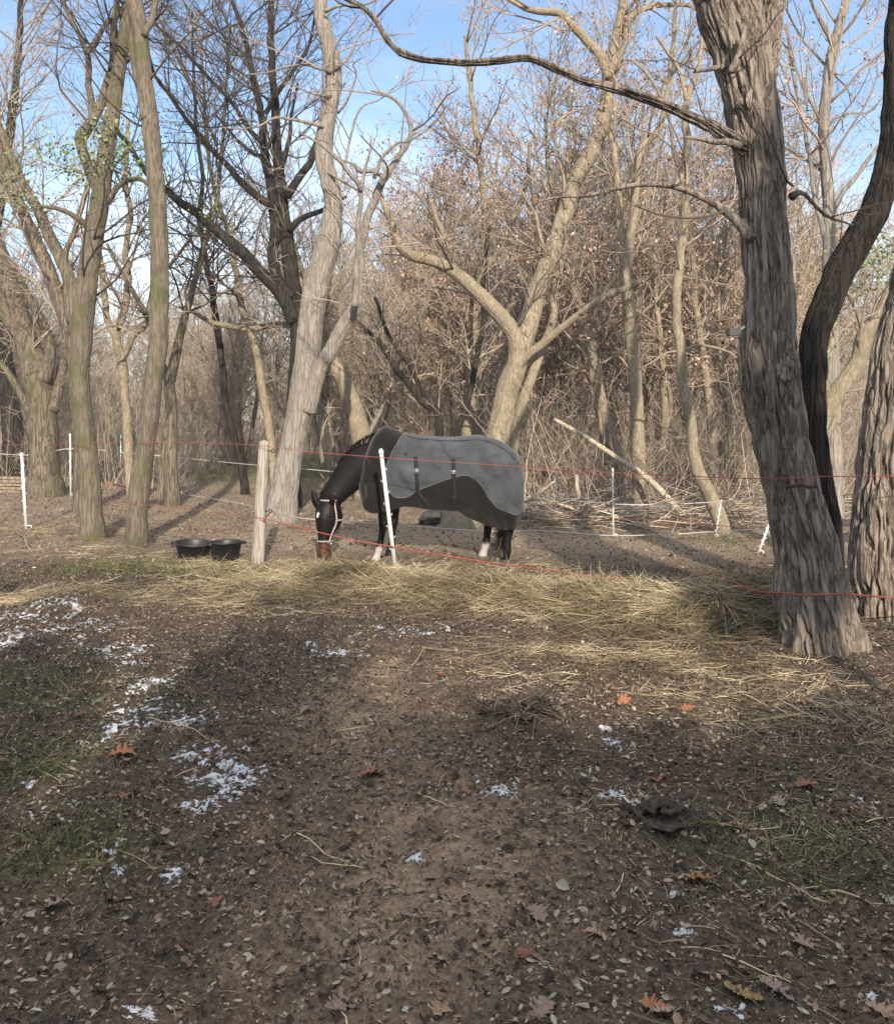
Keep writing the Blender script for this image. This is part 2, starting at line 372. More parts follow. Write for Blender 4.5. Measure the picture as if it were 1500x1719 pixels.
def build_hay():
    mb = MB()
    pts = []
    for cx, cy, sx, sy, h in HAY:
        n = int(3000*(sx*sy)/.2*(0.5+h*4)/1.0)
        pts.append(np.stack([rng.normal(cx, sx*.75, n), rng.normal(cy, sy*.75, n)], -1))
    p = np.concatenate(pts)
    stalks(mb, p[:, 0], p[:, 1], .0, .085, .08, .42, .26, (.002, .005), bias=.15)
    for cx, cy, sx, sy, h in HAY:
        n = int(1500*(sx*sy)/.2); stalks(mb, rng.normal(cx, sx*.8, n), rng.normal(cy, sy*.8, n), 0, .05, .03, .14, .3, (.0016, .003))
    # mound of old hay on the left and thin cover around tubs and along the fence
    def zone(n, px, py, sx, sy, top=.025, lo=.1, hi=.32):
        g = G(px, py); stalks(mb, rng.normal(g[0], sx, n), rng.normal(g[1], sy, n), .0, top, lo, hi, .08, (.0025, .0045), bias=.1)
    zone(1500, 100, 1012, .42, .22, .08); zone(250, 10, 1010, .2, .25, .06)
    zone(1500, 350, 950, .6, .25); zone(1700, 480, 985, .8, .4); zone(1600, 400, 1010, 1., .4); zone(700, 200, 930, .8, .3); zone(500, 60, 890, .9, .4)
    zone(1700, 1130, 1120, .6, .35, .03, .08, .26); zone(900, 1250, 1190, .5, .4, .02, .06, .2); zone(700, 1400, 1240, .5, .5, .02); zone(700, 950, 1100, .6, .3, .02)
    zone(260, 800, 1200, 1.2, .8, .015, .05, .2); zone(420, 1150, 1420, .6, .5, .012, .04, .16); zone(260, 1400, 1420, .3, .3, .02, .05, .2)
    zone(240, 400, 1180, .9, .6, .012, .05, .2); zone(150, 1200, 1600, .5, .3, .01, .04, .14); zone(700, 820, 955, 1., .3); zone(350, 1400, 1330, .4, .3, .02, .05, .2)
    o = mb.build('hay', M['hay'], smooth=False); tag(o, kind='stuff')
build_hay()

M['grass'] = mat_rnd('grass_blades', [(0, (.035, .05, .016)), (.5, (.085, .11, .035)), (.8, (.16, .15, .06)), (1, (.27, .23, .11))])
M['chaff'] = mat_rnd('trampled_chaff', [(0, (.05, .037, .028)), (.5, (.14, .105, .075)), (.8, (.28, .22, .15)), (1, (.42, .36, .26))])
def build_chaff():
    mb = MB(); x, y = visible(26000, 2.0, 9.5, .62, .72)
    stalks(mb, x, y, .0, .012, .015, .075, .12, (.0010, .0024))
    x, y = visible(2600, 2.0, 9, .62, .75); stalks(mb, x, y, .0, .015, .06, .2, .12, (.0012, .0026))
    for px, py, sx, sy, n in [(1060, 878, 1.9, .9, 2600), (960, 866, 1.2, .6, 900), (150, 900, 1.6, 1.2, 1800), (430, 880, 1.5, 1.6, 1400), (60, 865, 1.5, 1.5, 900), (600, 860, 1.5, 1.5, 700)]:
        g = G(px, py); stalks(mb, rng.normal(g[0], sx*.7, n), rng.normal(g[1], sy*.7, n), 0, .03, .06, .26, .3, (.003, .006))
    o = mb.build('straw_chaff', M['chaff'], smooth=False); tag(o, kind='stuff')
build_chaff()
def build_grass():
    mb = MB()
    for px, py, sx, sy, h in GRASS:
        g = G(px, py); n = int(900*h*min(sx*sy, 6)**.6 + 150)
        x, y = rng.normal(g[0], sx*.7, n), rng.normal(g[1], sy*.7, n)
        k = y > 1.8; x, y = x[k], y[k]; n = len(x)
        L = rng.uniform(.05, .16, n)*(1.6 if g[1] > 15 else 1); d = nrm(np.stack([rng.normal(0, .45, n), rng.normal(0, .45, n), np.ones(n)], -1))
        ribbons(mb, np.stack([x, y, gz(x, y)-.004], -1), d, L, rng.uniform(.003, .006, n)*(2 if g[1] > 15 else 1), np.stack([rng.normal(0, .05, n), rng.normal(0, .05, n), -L*.3], -1), rng.random(n))
    o = mb.build('grass', M['grass'], smooth=False); tag(o, kind='stuff')
build_grass()

def build_snow():
    mb = MB()
    for px, py, rx, ry, n in [(375, 1300, 26, 22, 700), (395, 1325, 18, 15, 420), (340, 1355, 40, 12, 330), (330, 1265, 22, 8, 120), (230, 1195, 40, 22, 420), (255, 1150, 28, 10, 280), (310, 1215, 45, 10, 300), (180, 1225, 20, 14, 150),
                          (50, 1050, 60, 18, 520), (125, 1062, 45, 14, 420), (185, 1103, 28, 9, 220), (215, 1122, 16, 5, 110), (10, 1085, 20, 12, 130), (565, 1096, 28, 4, 120), (510, 1082, 40, 5, 90), (650, 1055, 45, 8, 120), (50, 1342, 14, 7, 90), (85, 1365, 14, 10, 90), (310, 1547, 9, 6, 90), (322, 1555, 8, 3, 50),
                          (240, 1700, 15, 10, 220), (225, 1685, 10, 5, 60), (418, 1642, 8, 4, 80), (190, 1440, 11, 6, 90), (195, 1472, 8, 7, 90), (287, 1478, 9, 7, 80), (185, 1623, 10, 3, 50), (1022, 1342, 14, 4, 80), (1068, 1350, 16, 5, 130), (1103, 1362, 10, 4, 70),
                          (1018, 1237, 11, 7, 90), (1025, 1256, 10, 4, 50), (1212, 1682, 18, 7, 220), (1235, 1693, 8, 4, 80), (1380, 1712, 22, 8, 260), (1462, 1652, 11, 5, 100), (1137, 1562, 11, 3, 80), (803, 1318, 10, 5, 80), (845, 1337, 18, 7, 130), (890, 1358, 10, 6, 50), (908, 1197, 8, 5, 60), (650, 1267, 14, 3, 60), (625, 1285, 14, 4, 40),
                          (1445, 1343, 18, 4, 110), (1468, 1328, 12, 3, 80), (690, 1430, 10, 4, 40), (700, 1062, 40, 6, 60), (740, 1512, 10, 4, 30), (1130, 1500, 20, 8, 30)]:
        g = G(px, max(py, 850)); d = g[1]; sx = rx/F*d*1.25; sy = ry*d*d/(CH*F)*1.25; st = max(.0042, .0011*d)
        dens = n/(rx*ry)
        gx, gy = np.meshgrid(np.arange(-2*sx, 2*sx, st), np.arange(-2*sy, 2*sy, st)); wx, wy = gx+g[0], gy+g[1]
        r_ = np.hypot(gx/sx, gy/sy)
        fld = .52 - (.2 if rx >= 35 else 0) - (.13 if px > 480 else 0) - .62*r_ + np.clip(dens-.9, -.5, .35)*.35 + (fbm(wx*9, wy*9, px, 5, 3)-.5)*2.0 + (fbm(wx*42, wy*42, py, 6, 3)-.5)*2.7
        wx = wx + (vnoise(wx*130, wy*130, 1, 3)-.5)*st*1.2; wy = wy + (vnoise(wx*130, wy*130, 2, 4)-.5)*st*1.2
        z = gz(wx, wy) - .002 + np.clip(fld, -.2, .5)*.016 + (fbm(wx*60, wy*60, 3, 8, 2)-.5)*.006
        m_ = fld > 0; k_ = m_[:-1, :-1] & m_[1:, 1:] & m_[1:, :-1] & m_[:-1, 1:]
        if not k_.any(): continue
        nx_ = gx.shape[1]; ii, jj = np.nonzero(k_); b = ii*nx_ + jj; q = np.stack([b, b+1, b+nx_+1, b+nx_], -1)
        u, inv = np.unique(q, return_inverse=True); v = np.stack([wx, wy, z], -1).reshape(-1, 3)[u]
        mb.add(v, inv.reshape(-1, 4))
    o = mb.build('snow', M['snow']); tag(o, kind='stuff')
build_snow()

# single oak leaves
OAK = {'orange': (.36, .135, .05), 'brick': (.27, .10, .06), 'pink': (.27, .18, .145), 'tan': (.36, .24, .15), 'yellow': (.30, .20, .07), 'red': (.26, .085, .05), 'pale': (.34, .29, .23)}
def mat_leaf(n, c):
    m, nt, b = new_mat(n + '_oak_leaf'); tc = nd(nt, 'ShaderNodeTexCoord'); nz = nd(nt, 'ShaderNodeTexNoise', Scale=22., Detail=5.); nt.links.new(tc.outputs['Object'], nz.inputs[0])
    nt.links.new(ramp(nt, nz.outputs['Fac'], [(.3, tuple(x*.4 for x in c)), (.55, tuple(x*.8 for x in c)), (.75, tuple(min(1, x*1.1) for x in c))]), b.inputs['Base Color']); b.inputs['Roughness'].default_value = .6
    return m
LM = {k: mat_leaf(k, v) for k, v in OAK.items()}
def oak_mesh(seed, col):
    r = np.random.default_rng(seed)
    half = [(0, .02), (.08, .06), (.16, .2), (.22, .24), (.27, .12), (.36, .30), (.43, .36), (.48, .17), (.58, .36), (.66, .38), (.71, .18), (.8, .26), (.87, .22), (.91, .1), (1, .0)]
    up = [(a, b*r.uniform(.65, 1.2)) for a, b in half]; dn = [(a, -b*r.uniform(.65, 1.2)) for a, b in half[1:-1]][::-1]
    out = spline(np.array(up + dn + [up[0]]), 61)[:-1]; n = len(out)
    mid = np.stack([np.linspace(.05, .95, 9), np.zeros(9)], -1)
    allp = np.vstack([out, mid]); cx, cy = r.uniform(.1, .5), r.uniform(.3, .9)
    zz = cx*(allp[:, 0]-.5)**2*r.choice([-1, 1])*.7 + cy*np.abs(allp[:, 1])**1.5*.9 + r.normal(0, .012, len(allp))
    v = np.stack([allp[:, 0]-.5, allp[:, 1], zz-zz.min()], -1)
    mb = MB(); f = []
    near = lambda p: n + int(np.argmin(np.abs(mid[:, 0]-p[0])))
    for i in range(n):
        a, b = i, (i+1) % n; ma, mb_ = near(out[a]), near(out[b])
        f.append((a, b, ma))
        if ma != mb_: f.append((b, mb_, ma))
    mb.add(v, f)
    st = np.array([[-.5, 0, zz[0]-zz.min()], [-.62, .02, zz[0]-zz.min()+.01], [-.72, .05, .0]]); tube(mb, st, [.012, .01, .01], 4)
    return mb, col
LEAVES = [(1047, 1197, .16, 'orange', 'bright orange oak leaf standing up near the hay edge'), (205, 1268, .17, 'orange', 'large orange oak leaf beside the snow streak, overlapping a pinkish leaf'), (222, 1282, .13, 'pink', 'pinkish dry oak leaf touching the orange leaf beside the snow'),
          (205, 1170, .16, 'brick', 'brick-red oak leaf at the upper end of the snow streak'), (622, 1305, .15, 'brick', 'long brick-coloured oak leaf on the bare brown path'), (1167, 1475, .16, 'orange', 'large orange oak leaf flat on dark soil below the clod'),
          (1245, 1660, .15, 'yellow', 'yellowish oak leaf above a snow patch near the lower edge'), (1302, 1662, .14, 'pink', 'pinkish grey lobed oak leaf next to the yellow-green leaf'), (575, 1668, .15, 'pink', 'dull pink curled oak leaf low on the brown path'),
          (880, 1607, .08, 'red', 'small red leaf lying on the brown path'), (1120, 1703, .13, 'pale', 'whitish pink oak leaf at the lower edge'), (740, 1143, .11, 'red', 'red star-shaped oak leaf on dark ground before the hay')]
for px, py, c in [(133, 1210, 'brick'), (512, 1195, 'pink'), (738, 1680, 'tan'), (838, 1606, 'tan'), (1150, 1206, 'orange'), (1252, 1218, 'pink'), (1188, 1204, 'pale'), (1300, 1310, 'tan'), (1350, 1322, 'brick'), (1240, 1392, 'orange'), (1102, 1312, 'brick'), (1072, 1303, 'orange'), (1306, 1348, 'pale'),
                  (690, 1066, 'red'), (800, 1072, 'tan'), (862, 1122, 'brick'), (1155, 1058, 'tan'), (1342, 1192, 'orange'), (400, 1248, 'pale'), (700, 1340, 'tan'), (715, 1245, 'pink'), (110, 1335, 'pale'), (560, 1145, 'tan'), (838, 1300, 'orange'), (1140, 1120, 'tan'), (1215, 1105, 'pink'), (930, 1215, 'brick'), (980, 1215, 'pale'), (1065, 1230, 'pale'),
                  (600, 1385, 'yellow'), (95, 1535, 'pink'), (430, 1555, 'brick'), (365, 1530, 'red'), (900, 1530, 'pink'), (1345, 1585, 'pink'), (1480, 1440, 'pale'), (1495, 1500, 'pale'), (1480, 1690, 'tan'), (1100, 1695, 'orange'), (700, 1715, 'brick'), (910, 1700, 'pink'), (1330, 1240, 'pink'), (1480, 1160, 'tan'), (1240, 1040, 'tan'), (540, 985, 'brick'), (575, 990, 'tan'), (450, 1055, 'brick'), (410, 1120, 'red'), (780, 1330, 'brick'), (215, 1345, 'brick'), (1000, 1570, 'tan'), (640, 1640, 'tan')]:
    LEAVES.append((px, py, random.uniform(.075, .13), c, None))
LBL = {'orange': 'smaller orange oak leaf among the grey litter', 'brick': 'brown-red dry oak leaf lying in the litter', 'pink': 'dusty pink dry oak leaf lying in the litter', 'tan': 'tan dry oak leaf lying in the litter', 'yellow': 'small yellow leaf on the trodden path', 'red': 'small scarlet oak leaf fragment in the litter', 'pale': 'pale cream oak leaf lying in the litter'}
for i, (px, py, s, c, lab) in enumerate(LEAVES):
    if lab is None and i % 4 == 3: continue
    g = G(px, py); mb, _ = oak_mesh(100+i, c)
    o = mb.build('oak_leaf', LM[c], loc=(g[0], g[1], float(gz(g[0], g[1]))+.008), smooth=False)
    s *= .86; o.scale = (s,)*3; o.rotation_euler = (random.uniform(-.3, .3), random.uniform(-.3, .3), random.uniform(0, 6.28))
    if i == 0: o.rotation_euler = (1.0, .2, .6)
    tag(o, lab or LBL[c], 'leaf', 'fallen oak leaves on the ground' if lab else c + ' oak leaves scattered in the litter')

# single long straws
for i, (x0, y0, x1, y1, lab) in enumerate([(1240, 1440, 1345, 1488, 'long pale straw stalk lying right of the big orange leaf'), (1345, 1480, 1392, 1502, None), (1210, 1600, 1330, 1645, None), (712, 1345, 766, 1364, 'short thick straw on the bare path'), (505, 1420, 610, 1440, None), (500, 1400, 600, 1437, None), (780, 1140, 890, 1145, 'straight white straw lying across the dark ground'), (1380, 1480, 1480, 1510, None), (1060, 1375, 1010, 1360, None), (590, 1700, 560, 1665, None), (1455, 1385, 1500, 1370, None), (250, 1205, 370, 1250, 'broken straw stalk crossing the snow streak')]):
    a, b = G(x0, y0), G(x1, y1); t = np.linspace(0, 1, 7)[:, None]; p = a + (b-a)*t
    p[:, 2] = gz(p[:, 0], p[:, 1]) + .012; mb = MB(); p[:, 0] += rng.normal(0, .004, 7); tube(mb, p, np.linspace(.0035, .0018, 7), 5)
    o = mb.build('straw_stalk', M['straw'], origin=a, loc=a); tag(o, lab or 'single straw stalk dropped on the dark litter', 'straw', None if lab else 'loose straw stalks on the litter')

# soil clods
def lump(r, seed, sq=(1, 1, .6), n=26, rough=.5):
    u = np.linspace(0, PI, n); w = np.linspace(0, 2*PI, 2*n, endpoint=False); U, W = np.meshgrid(u, w, indexing='ij')
    d = np.stack([np.sin(U)*np.cos(W), np.sin(U)*np.sin(W), np.cos(U)], -1)
    k = 1 + rough*(fbm(d[..., 0]*2.3+seed, d[..., 1]*2.3, d[..., 2]*2.3, seed, 5)-.5)*2
    v = d*k[..., None]*r*np.array(sq); m = 2*n
    i = np.arange((n-1)*m).reshape(n-1, m); j = np.roll(i, -1, 1)
    return v.reshape(-1, 3), np.stack([i, i+m, j+m, j], -1).reshape(-1, 4)
M['clod'] = mat_plain('dark_soil', (.06, .047, .038), .95, .55, 45., bump=.02, spec=.1)
for px, py, r, lab in [(1110, 1395, .13, 'dark crumbly soil clod on the trodden ground, right of the path'), (880, 1225, .16, 'dark tussock of soil and dead grass in the open ground')]:
    g = G(px, py); mb = MB(); z0 = float(gz(g[0], g[1]))
    v, f = lump(r*.8, px+3, (1.2, .9, .22), 40, .9); mb.add(v - np.array([0, 0, .02]), f)
    for k in range(80):
        q = r*random.uniform(.05, .17); v, f = lump(q, k+px, (1.1, .9, .6), 12, .9); ax_, ay_ = random.gauss(0, r*.55), random.gauss(0, r*.4); mb.add(v + np.array([ax_, ay_, .07*math.exp(-(ax_/r)**2*2-(ay_/r)**2*3)-.01]), f)
    o = mb.build('soil_clod', M['clod'], loc=(g[0], g[1], z0)); tag(o, lab, 'soil clod')
    rm = o.modifiers.new('weld', 'REMESH'); rm.mode = 'VOXEL'; rm.voxel_size = .0045
    me = bpy.data.meshes.new_from_object(o.evaluated_get(bpy.context.evaluated_depsgraph_get())); o.modifiers.clear(); o.data = me
    if px == 880:
        mb = MB(); n = 260; x, y = rng.normal(0, r*.6, n), rng.normal(0, r*.5, n); d = nrm(np.stack([rng.normal(0, .8, n), rng.normal(0, .8, n), rng.uniform(.1, .8, n)], -1))
        ribbons(mb, np.stack([x, y, np.zeros(n)], -1), d, rng.uniform(.08, .25, n), rng.uniform(.002, .004, n), np.stack([x*0, x*0, -rng.uniform(.02, .12, n)], -1), rng.random(n))
        mb.build('dead_grass', M['chaff'], o, smooth=False)

# ------------------------------------------------------------------ trees
def level(start, dirs, L, R, n, wob, up, tip=.25):
    N = len(start); p = np.empty((N, n, 3)); p[:, 0] = start; d = dirs.copy(); st = (L/(n-1))[:, None]
    for i in range(1, n):
        d = nrm(d + rng.normal(0, wob, (N, 3)) + np.array([0, 0, up])); p[:, i] = p[:, i-1] + d*st
    return p, R[:, None]*np.linspace(1, tip, n)
def spawn(p, r, L, cnt, t0, t1, ang, lf, rf, rmin, rmax=9):
    """children along parents: returns start, dir, length, radius"""
    N, n, _ = p.shape; cnt = np.asarray(cnt); idx = np.repeat(np.arange(N), cnt); m = len(idx)
    t = rng.uniform(t0, t1, m); ft = t*(n-1); i = np.minimum(ft.astype(int), n-2); fr = (ft-i)[:, None]
    a, b = p[idx, i], p[idx, i+1]; s = a*(1-fr) + b*fr; d = nrm(b-a)
    rr = r[idx, i]*(1-fr[:, 0]) + r[idx, i+1]*fr[:, 0]
    q = nrm(np.cross(d, rng.normal(0, 1, (m, 3)))); th = rng.uniform(*ang, m)[:, None]
    nd_ = nrm(d*np.cos(th) + q*np.sin(th))
    LL = L[idx]*rng.uniform(*lf, m)*(1.1-.5*t); R = np.clip(rr*rng.uniform(rf*.7, rf*1.1, m), rmin, rmax)
    return s, nd_, LL, R
def resample(pl, n):
    """[(k,4) arrays] -> (N,n,3),(N,n)"""
    o = np.stack([spline(a, n) for a in pl]); return o[..., :3], np.maximum(o[..., 3], .004)
def poly_len(p): return np.linalg.norm(np.diff(p, axis=1), axis=-1).sum(1)
def leaf_cloud(mb, p, n, size, spread, hang=.7):
    N, k, _ = p.shape; i = rng.integers(0, N, n); j = rng.integers(1, k, n)
    c = p[i, j] + rng.normal(0, spread, (n, 3)); L = rng.uniform(.6, 1.3, n)*size
    a = rng.random(n)*2*PI
    U = nrm(np.stack([np.cos(a)*.7, np.sin(a)*.7, -hang+rng.normal(0, .5, n)], -1)); W = nrm(np.cross(U, rng.normal(0, 1, (n, 3)))); Nn = np.cross(U, W)
    prof = [(0, 0, 0), (.3, .3, .06), (.7, .22, .04), (1, 0, 0), (.7, -.22, .04), (.3, -.3, .06)]
    v = np.stack([c + (U*q[0] + W*q[1] + Nn*q[2])*L[:, None] for q in prof], 1)
    b = np.arange(n)[:, None]*6
    mb.add(v, np.concatenate([b+np.array([[0, 3, 2, 1]]), b+np.array([[0, 5, 4, 3]])]), np.repeat(rng.random(n), 6))

def crown_of(p, r, L, dens, tmin, rmin, mb, maxlen=2.2, levels=3, upb=.05, fine=1.0):
    """branches and twigs over the limbs p; returns twig points for leaves"""
    tw = None
    cnt = np.maximum(1, (L*dens*2.0).astype(int))
    s, d, l, R = spawn(p, r, L, cnt, tmin, 1., (.5, 1.15), (.28, .6), .55, rmin*2.5, .06)
    l = np.clip(l, .5, maxlen); R = np.minimum(R, l*.0085+rmin*1.2)
    q, rr = level(s, d, l, R, 7, .16, upb, .35); tubes(mb, q, rr, 5, rnd=rng.random(len(q))*.6)
    tw = q
    c2 = np.maximum(3, (l*4.2*dens).astype(int))
    s, d, l2, R = spawn(q, rr, l, c2, .2, 1., (.4, 1.1), (.3, .6), .6, rmin*1.4)
    q2, rr2 = level(s, d, l2, R, 5, .17, upb, .4); tubes(mb, q2, rr2, 4, cap=False, rnd=rng.random(len(q2))); tw = q2
    if levels > 2:
        c3 = rng.integers(2, 5, len(l2)); c3 = (c3*fine+rng.random(len(l2))).astype(int)
        s, d, l3, R = spawn(q2, rr2, l2, c3, .2, 1., (.4, 1.0), (.35, .7), .7, rmin)
        q3, rr3 = level(s, d, np.clip(l3, .1, 1), R, 4, .14, upb, .5); tubes(mb, q3, rr3, 3, cap=False, rnd=rng.random(len(q3))); tw = q3
        if levels > 3:
            s, d, l4, R = spawn(q3, rr3, l3, (rng.integers(1, 4, len(l3))*fine+.5).astype(int), .15, 1., (.4, 1.), (.4, .8), .8, rmin*.8)
            q4, rr4 = level(s, d, np.clip(l4, .08, .6), R, 3, .12, upb, .6); tubes(mb, q4, rr4, 3, cap=False, rnd=rng.random(len(q4))); tw = q4
    return tw

def traced_tree(name, label, d, limbs, bark, twig, base=None, dens=1., tmin=.3, rmin=.0035, ext=True, group=None, green=0, brown=0, green_at=(), bark_relief=0., sides=14, levels=3, drift=None, maxlen=2.2, fine=1., flare=.35, crown=True, thin=(99, 1)):
    """limbs: lists of (px, py, width px) in photo coordinates at depth d; drift[i] = metres away from the eye gained along limb i"""
    drift = drift or [0]*len(limbs)
    W = []
    for li, dr in zip(limbs, drift):
        k = np.linspace(0, 1, len(li))
        d0 = d if not isinstance(dr, tuple) else d + dr[0]; dd = dr if not isinstance(dr, tuple) else dr[1]
        W.append(np.array([np.append(P(px, py, d0+dd*t), w/2/F*(d0+dd*t)) for (px, py, w), t in zip(li, k)]))
    for i in range(thin[0], len(W)): W[i][:, 3] *= thin[1]
    b = np.array([W[0][0, 0], W[0][0, 1], float(gz(W[0][0, 0], W[0][0, 1], False))])
    W[0][0, 2] = min(W[0][0, 2], b[2]-.02)
    W[0] = np.vstack([W[0][0] + np.array([0, 0, -.25, W[0][0, 3]*.1]), W[0]])
    if ext:                                   # let stems that leave the frame go on upwards
        for i, w in enumerate(W):
            if limbs[i][-1][1] < 12:
                u = nrm(w[-1, :3]-w[-2, :3]); p = w[-1].copy(); add = []
                for k in range(4):
                    u = nrm(u + rng.normal(0, .12, 3) + np.array([0, 0, .1])); p = np.append(p[:3] + u*.9, p[3]*.74); add.append(p)
                W[i] = np.vstack([w, add])
    root = empty(name, b, label, 'tree', group)
    mb = MB()
    for i, w in enumerate(W):
        ln = np.linalg.norm(np.diff(w[:, :3], axis=0), axis=1).sum(); rm = w[:, 3].max()
        k = sides if rm > .05 else (8 if rm > .02 else 6)
        n = int(np.clip(ln/(.07 if not bark_relief or rm < .1 else .0155 if rm > .12 else .022), 8, 400))
        q = spline(w, n); p, r = q[:, :3].copy(), np.maximum(q[:, 3], .004)
        s = np.concatenate([[0], np.cumsum(np.linalg.norm(np.diff(p, axis=0), axis=1))])
        jit = np.minimum(r, .1)[:, None]
        p = p + np.stack([fbm(s*4, i, 1, 31, 3)-.5, fbm(s*4, i, 2, 32, 3)-.5, np.zeros(n)], -1)*np.where(r > .07, .03, np.maximum(jit[:, 0], .02)*1.1)[:, None]
        a = np.arange(k)*2*PI/k
        ca, sa = np.cos(a)[None], np.sin(a)[None]; S = s[:, None]
        mult = 1 + .34*(fbm(ca*1.3+i*7, sa*1.3, S*2.4, 41, 4)-.5) + .35*np.clip(vnoise(ca*1.2+i*5, sa*1.2, S*2.2, 47)-.8, 0, 1)*2
        if i == 0: mult = mult * (1 + flare*np.exp(-S/.28)*(.5 + fbm(ca*1.6, sa*1.6, S*.5, 55, 2)))
        if bark_relief and rm > .05:
            kk = 240 if rm > .12 else 90
            a = np.arange(kk)*2*PI/kk; ca, sa = np.cos(a)[None], np.sin(a)[None]
            mult = 1 + .25*(fbm(ca*1.2+i*7, sa*1.2, S*1.3, 41, 3)-.5)
            if i == 0: mult = mult*(1 + flare*np.exp(-S/.35)*(.4+fbm(ca*1.8, sa*1.8, S*.4, 55, 2)))
            wx = (fbm(ca*2.5, sa*2.5, S*2.2, 61, 3)-.5)*1.25; f1 = 4.6
            rg = np.exp(-(np.abs(2*fbm(ca*f1+wx, sa*f1+wx+i*3, S*2.5, 71, 3)-1)/.15)**1.5)
            rg2 = 1-np.abs(2*vnoise(ca*9+wx*2, sa*9-wx, S*5.5, 81)-1)
            mult = mult - bark_relief/rm*rg - .35*bark_relief/rm*np.clip(rg2, 0, 1)**2 + .12*bark_relief/rm*(vnoise(ca*14, sa*14, S*26, 91)-.5)
            k = kk
        tubes(mb, p[None], r[None], k, mult[None])
    mb.build('trunk', bark, root, b)
    if crown:
        p, r = resample(W, 26); L = poly_len(p); cm = MB()
        t0 = np.where(p[:, 0, 2] < 1.2, tmin, .12)
        tw = []
        for g in (True, False):
            sel = (p[:, 0, 2] < 1.2) == g
            if sel.any(): tw.append(crown_of(p[sel], r[sel], L[sel], dens, tmin if g else .15, rmin, cm, maxlen, levels, fine=fine))
        cm.build('crown', twig, root, b)
        if green_at:
            lm = MB()
            for a, b_, rp, n in green_at:
                c = P(a, b_, d); rr_ = rp/F*d
                cc = c + np.column_stack([rng.normal(0, rr_*.6, n//14), rng.normal(0, .4, n//14), rng.normal(0, rr_*.35, n//14)])
                leaf_cloud(lm, np.repeat(cc[:, None], 2, 1), n//2, .05, .13, .3)
            lm.build('leaves', M['leaf_green'], root, b, smooth=False)
        elif green or brown:
            lm = MB(); t = tw[0]
            if brown: leaf_cloud(lm, t, brown, .06, .03); lm.build('leaves', M['leaf_brown'], root, b, smooth=False)
            else:
                leaf_cloud(lm, t, green, .05, .04, .2); lm.build('leaves', M['leaf_green'], root, b, smooth=False)
    return root, W

B = M
# --- the two big trunks by the fence on the right
R1, W_ = traced_tree('furrowed_tree', 'massive grey tree with deeply furrowed bark nearest the hay, curving trunk with burl', 6.15,
    [[(1383, 1108, 140), (1372, 1060, 128), (1362, 1000, 122), (1352, 930, 106), (1336, 860, 98), (1324, 800, 94), (1306, 720, 96), (1292, 650, 102), (1288, 590, 100), (1288, 520, 88), (1285, 430, 82), (1278, 340, 80), (1268, 240, 84), (1258, 160, 92), (1246, 90, 100), (1222, 20, 104), (1208, -30, 98)],
     [(1262, 190, 60), (1282, 110, 52), (1288, 50, 50), (1296, 0, 48)],
     [(1255, 250, 34), (1222, 228, 27), (1190, 212, 24), (1140, 188, 21), (1080, 166, 20), (1030, 148, 18), (985, 138, 18), (945, 122, 16), (890, 98, 15), (845, 101, 15), (800, 106, 14), (750, 103, 13), (700, 99, 13), (665, 85, 13), (645, 62, 11), (628, 30, 9), (605, 8, 8), (570, -8, 7)],
     [(1262, 402, 22), (1236, 370, 17), (1205, 346, 14), (1165, 326, 11), (1130, 313, 10), (1080, 309, 9), (1030, 318, 7), (990, 328, 6), (950, 330, 5), (915, 335, 4), (895, 345, 3)],
     [(1240, 245, 16), (1222, 238, 12), (1195, 238, 9), (1172, 233, 7), (1148, 230, 4)],
     [(1228, 122, 16), (1210, 113, 10), (1185, 117, 7), (1162, 121, 4)],
     [(1225, 120, 12), (1240, 90, 11), (1250, 60, 10), (1252, 45, 8)],
     [(1330, 330, 16), (1345, 322, 8), (1362, 340, 6), (1385, 362, 5), (1430, 378, 3)]],
    M['bark_big'], M['twig_dark'], dens=.55, tmin=.75, rmin=.0022, bark_relief=.05, sides=40,
    drift=[0, (-.1, .4), (-.1, 1.2), (-.1, .5), (-.15, -.3), (0, -.2), (-.32, .02), (0, .3)], maxlen=1.0, flare=.30)
b1 = np.array(R1.location)
# burl
mb = MB(); v, f = lump(.085, 3, (1, .8, 1.15), 30, .6); mb.add(v + P(1312, 625, 5.98), f); mb.build('burl', M['bark_big'], R1, b1)
mb = MB(); q = spline(np.array([P(1318, 818, 5.80), P(1330, 816, 5.77), P(1345, 815, 5.76), P(1358, 818, 5.77), P(1368, 816, 5.80)]), 30); tube(mb, q, .007+.008*rng.random(30), 7); mb.build('bark_scar', mat_plain('scar_wood', (.06, .028, .018), .9, .4, 40.), R1, b1)
# vine lying on the trunk
mb = MB(); vp = np.array([P(1262, 172, 5.93), P(1282, 210, 5.92), P(1302, 258, 5.93), P(1318, 300, 6.0), P(1330, 312, 6.1)]); tube(mb, spline(vp, 24), .008, 6); mb.build('dead_vine', M['twig_dark'], R1, b1)

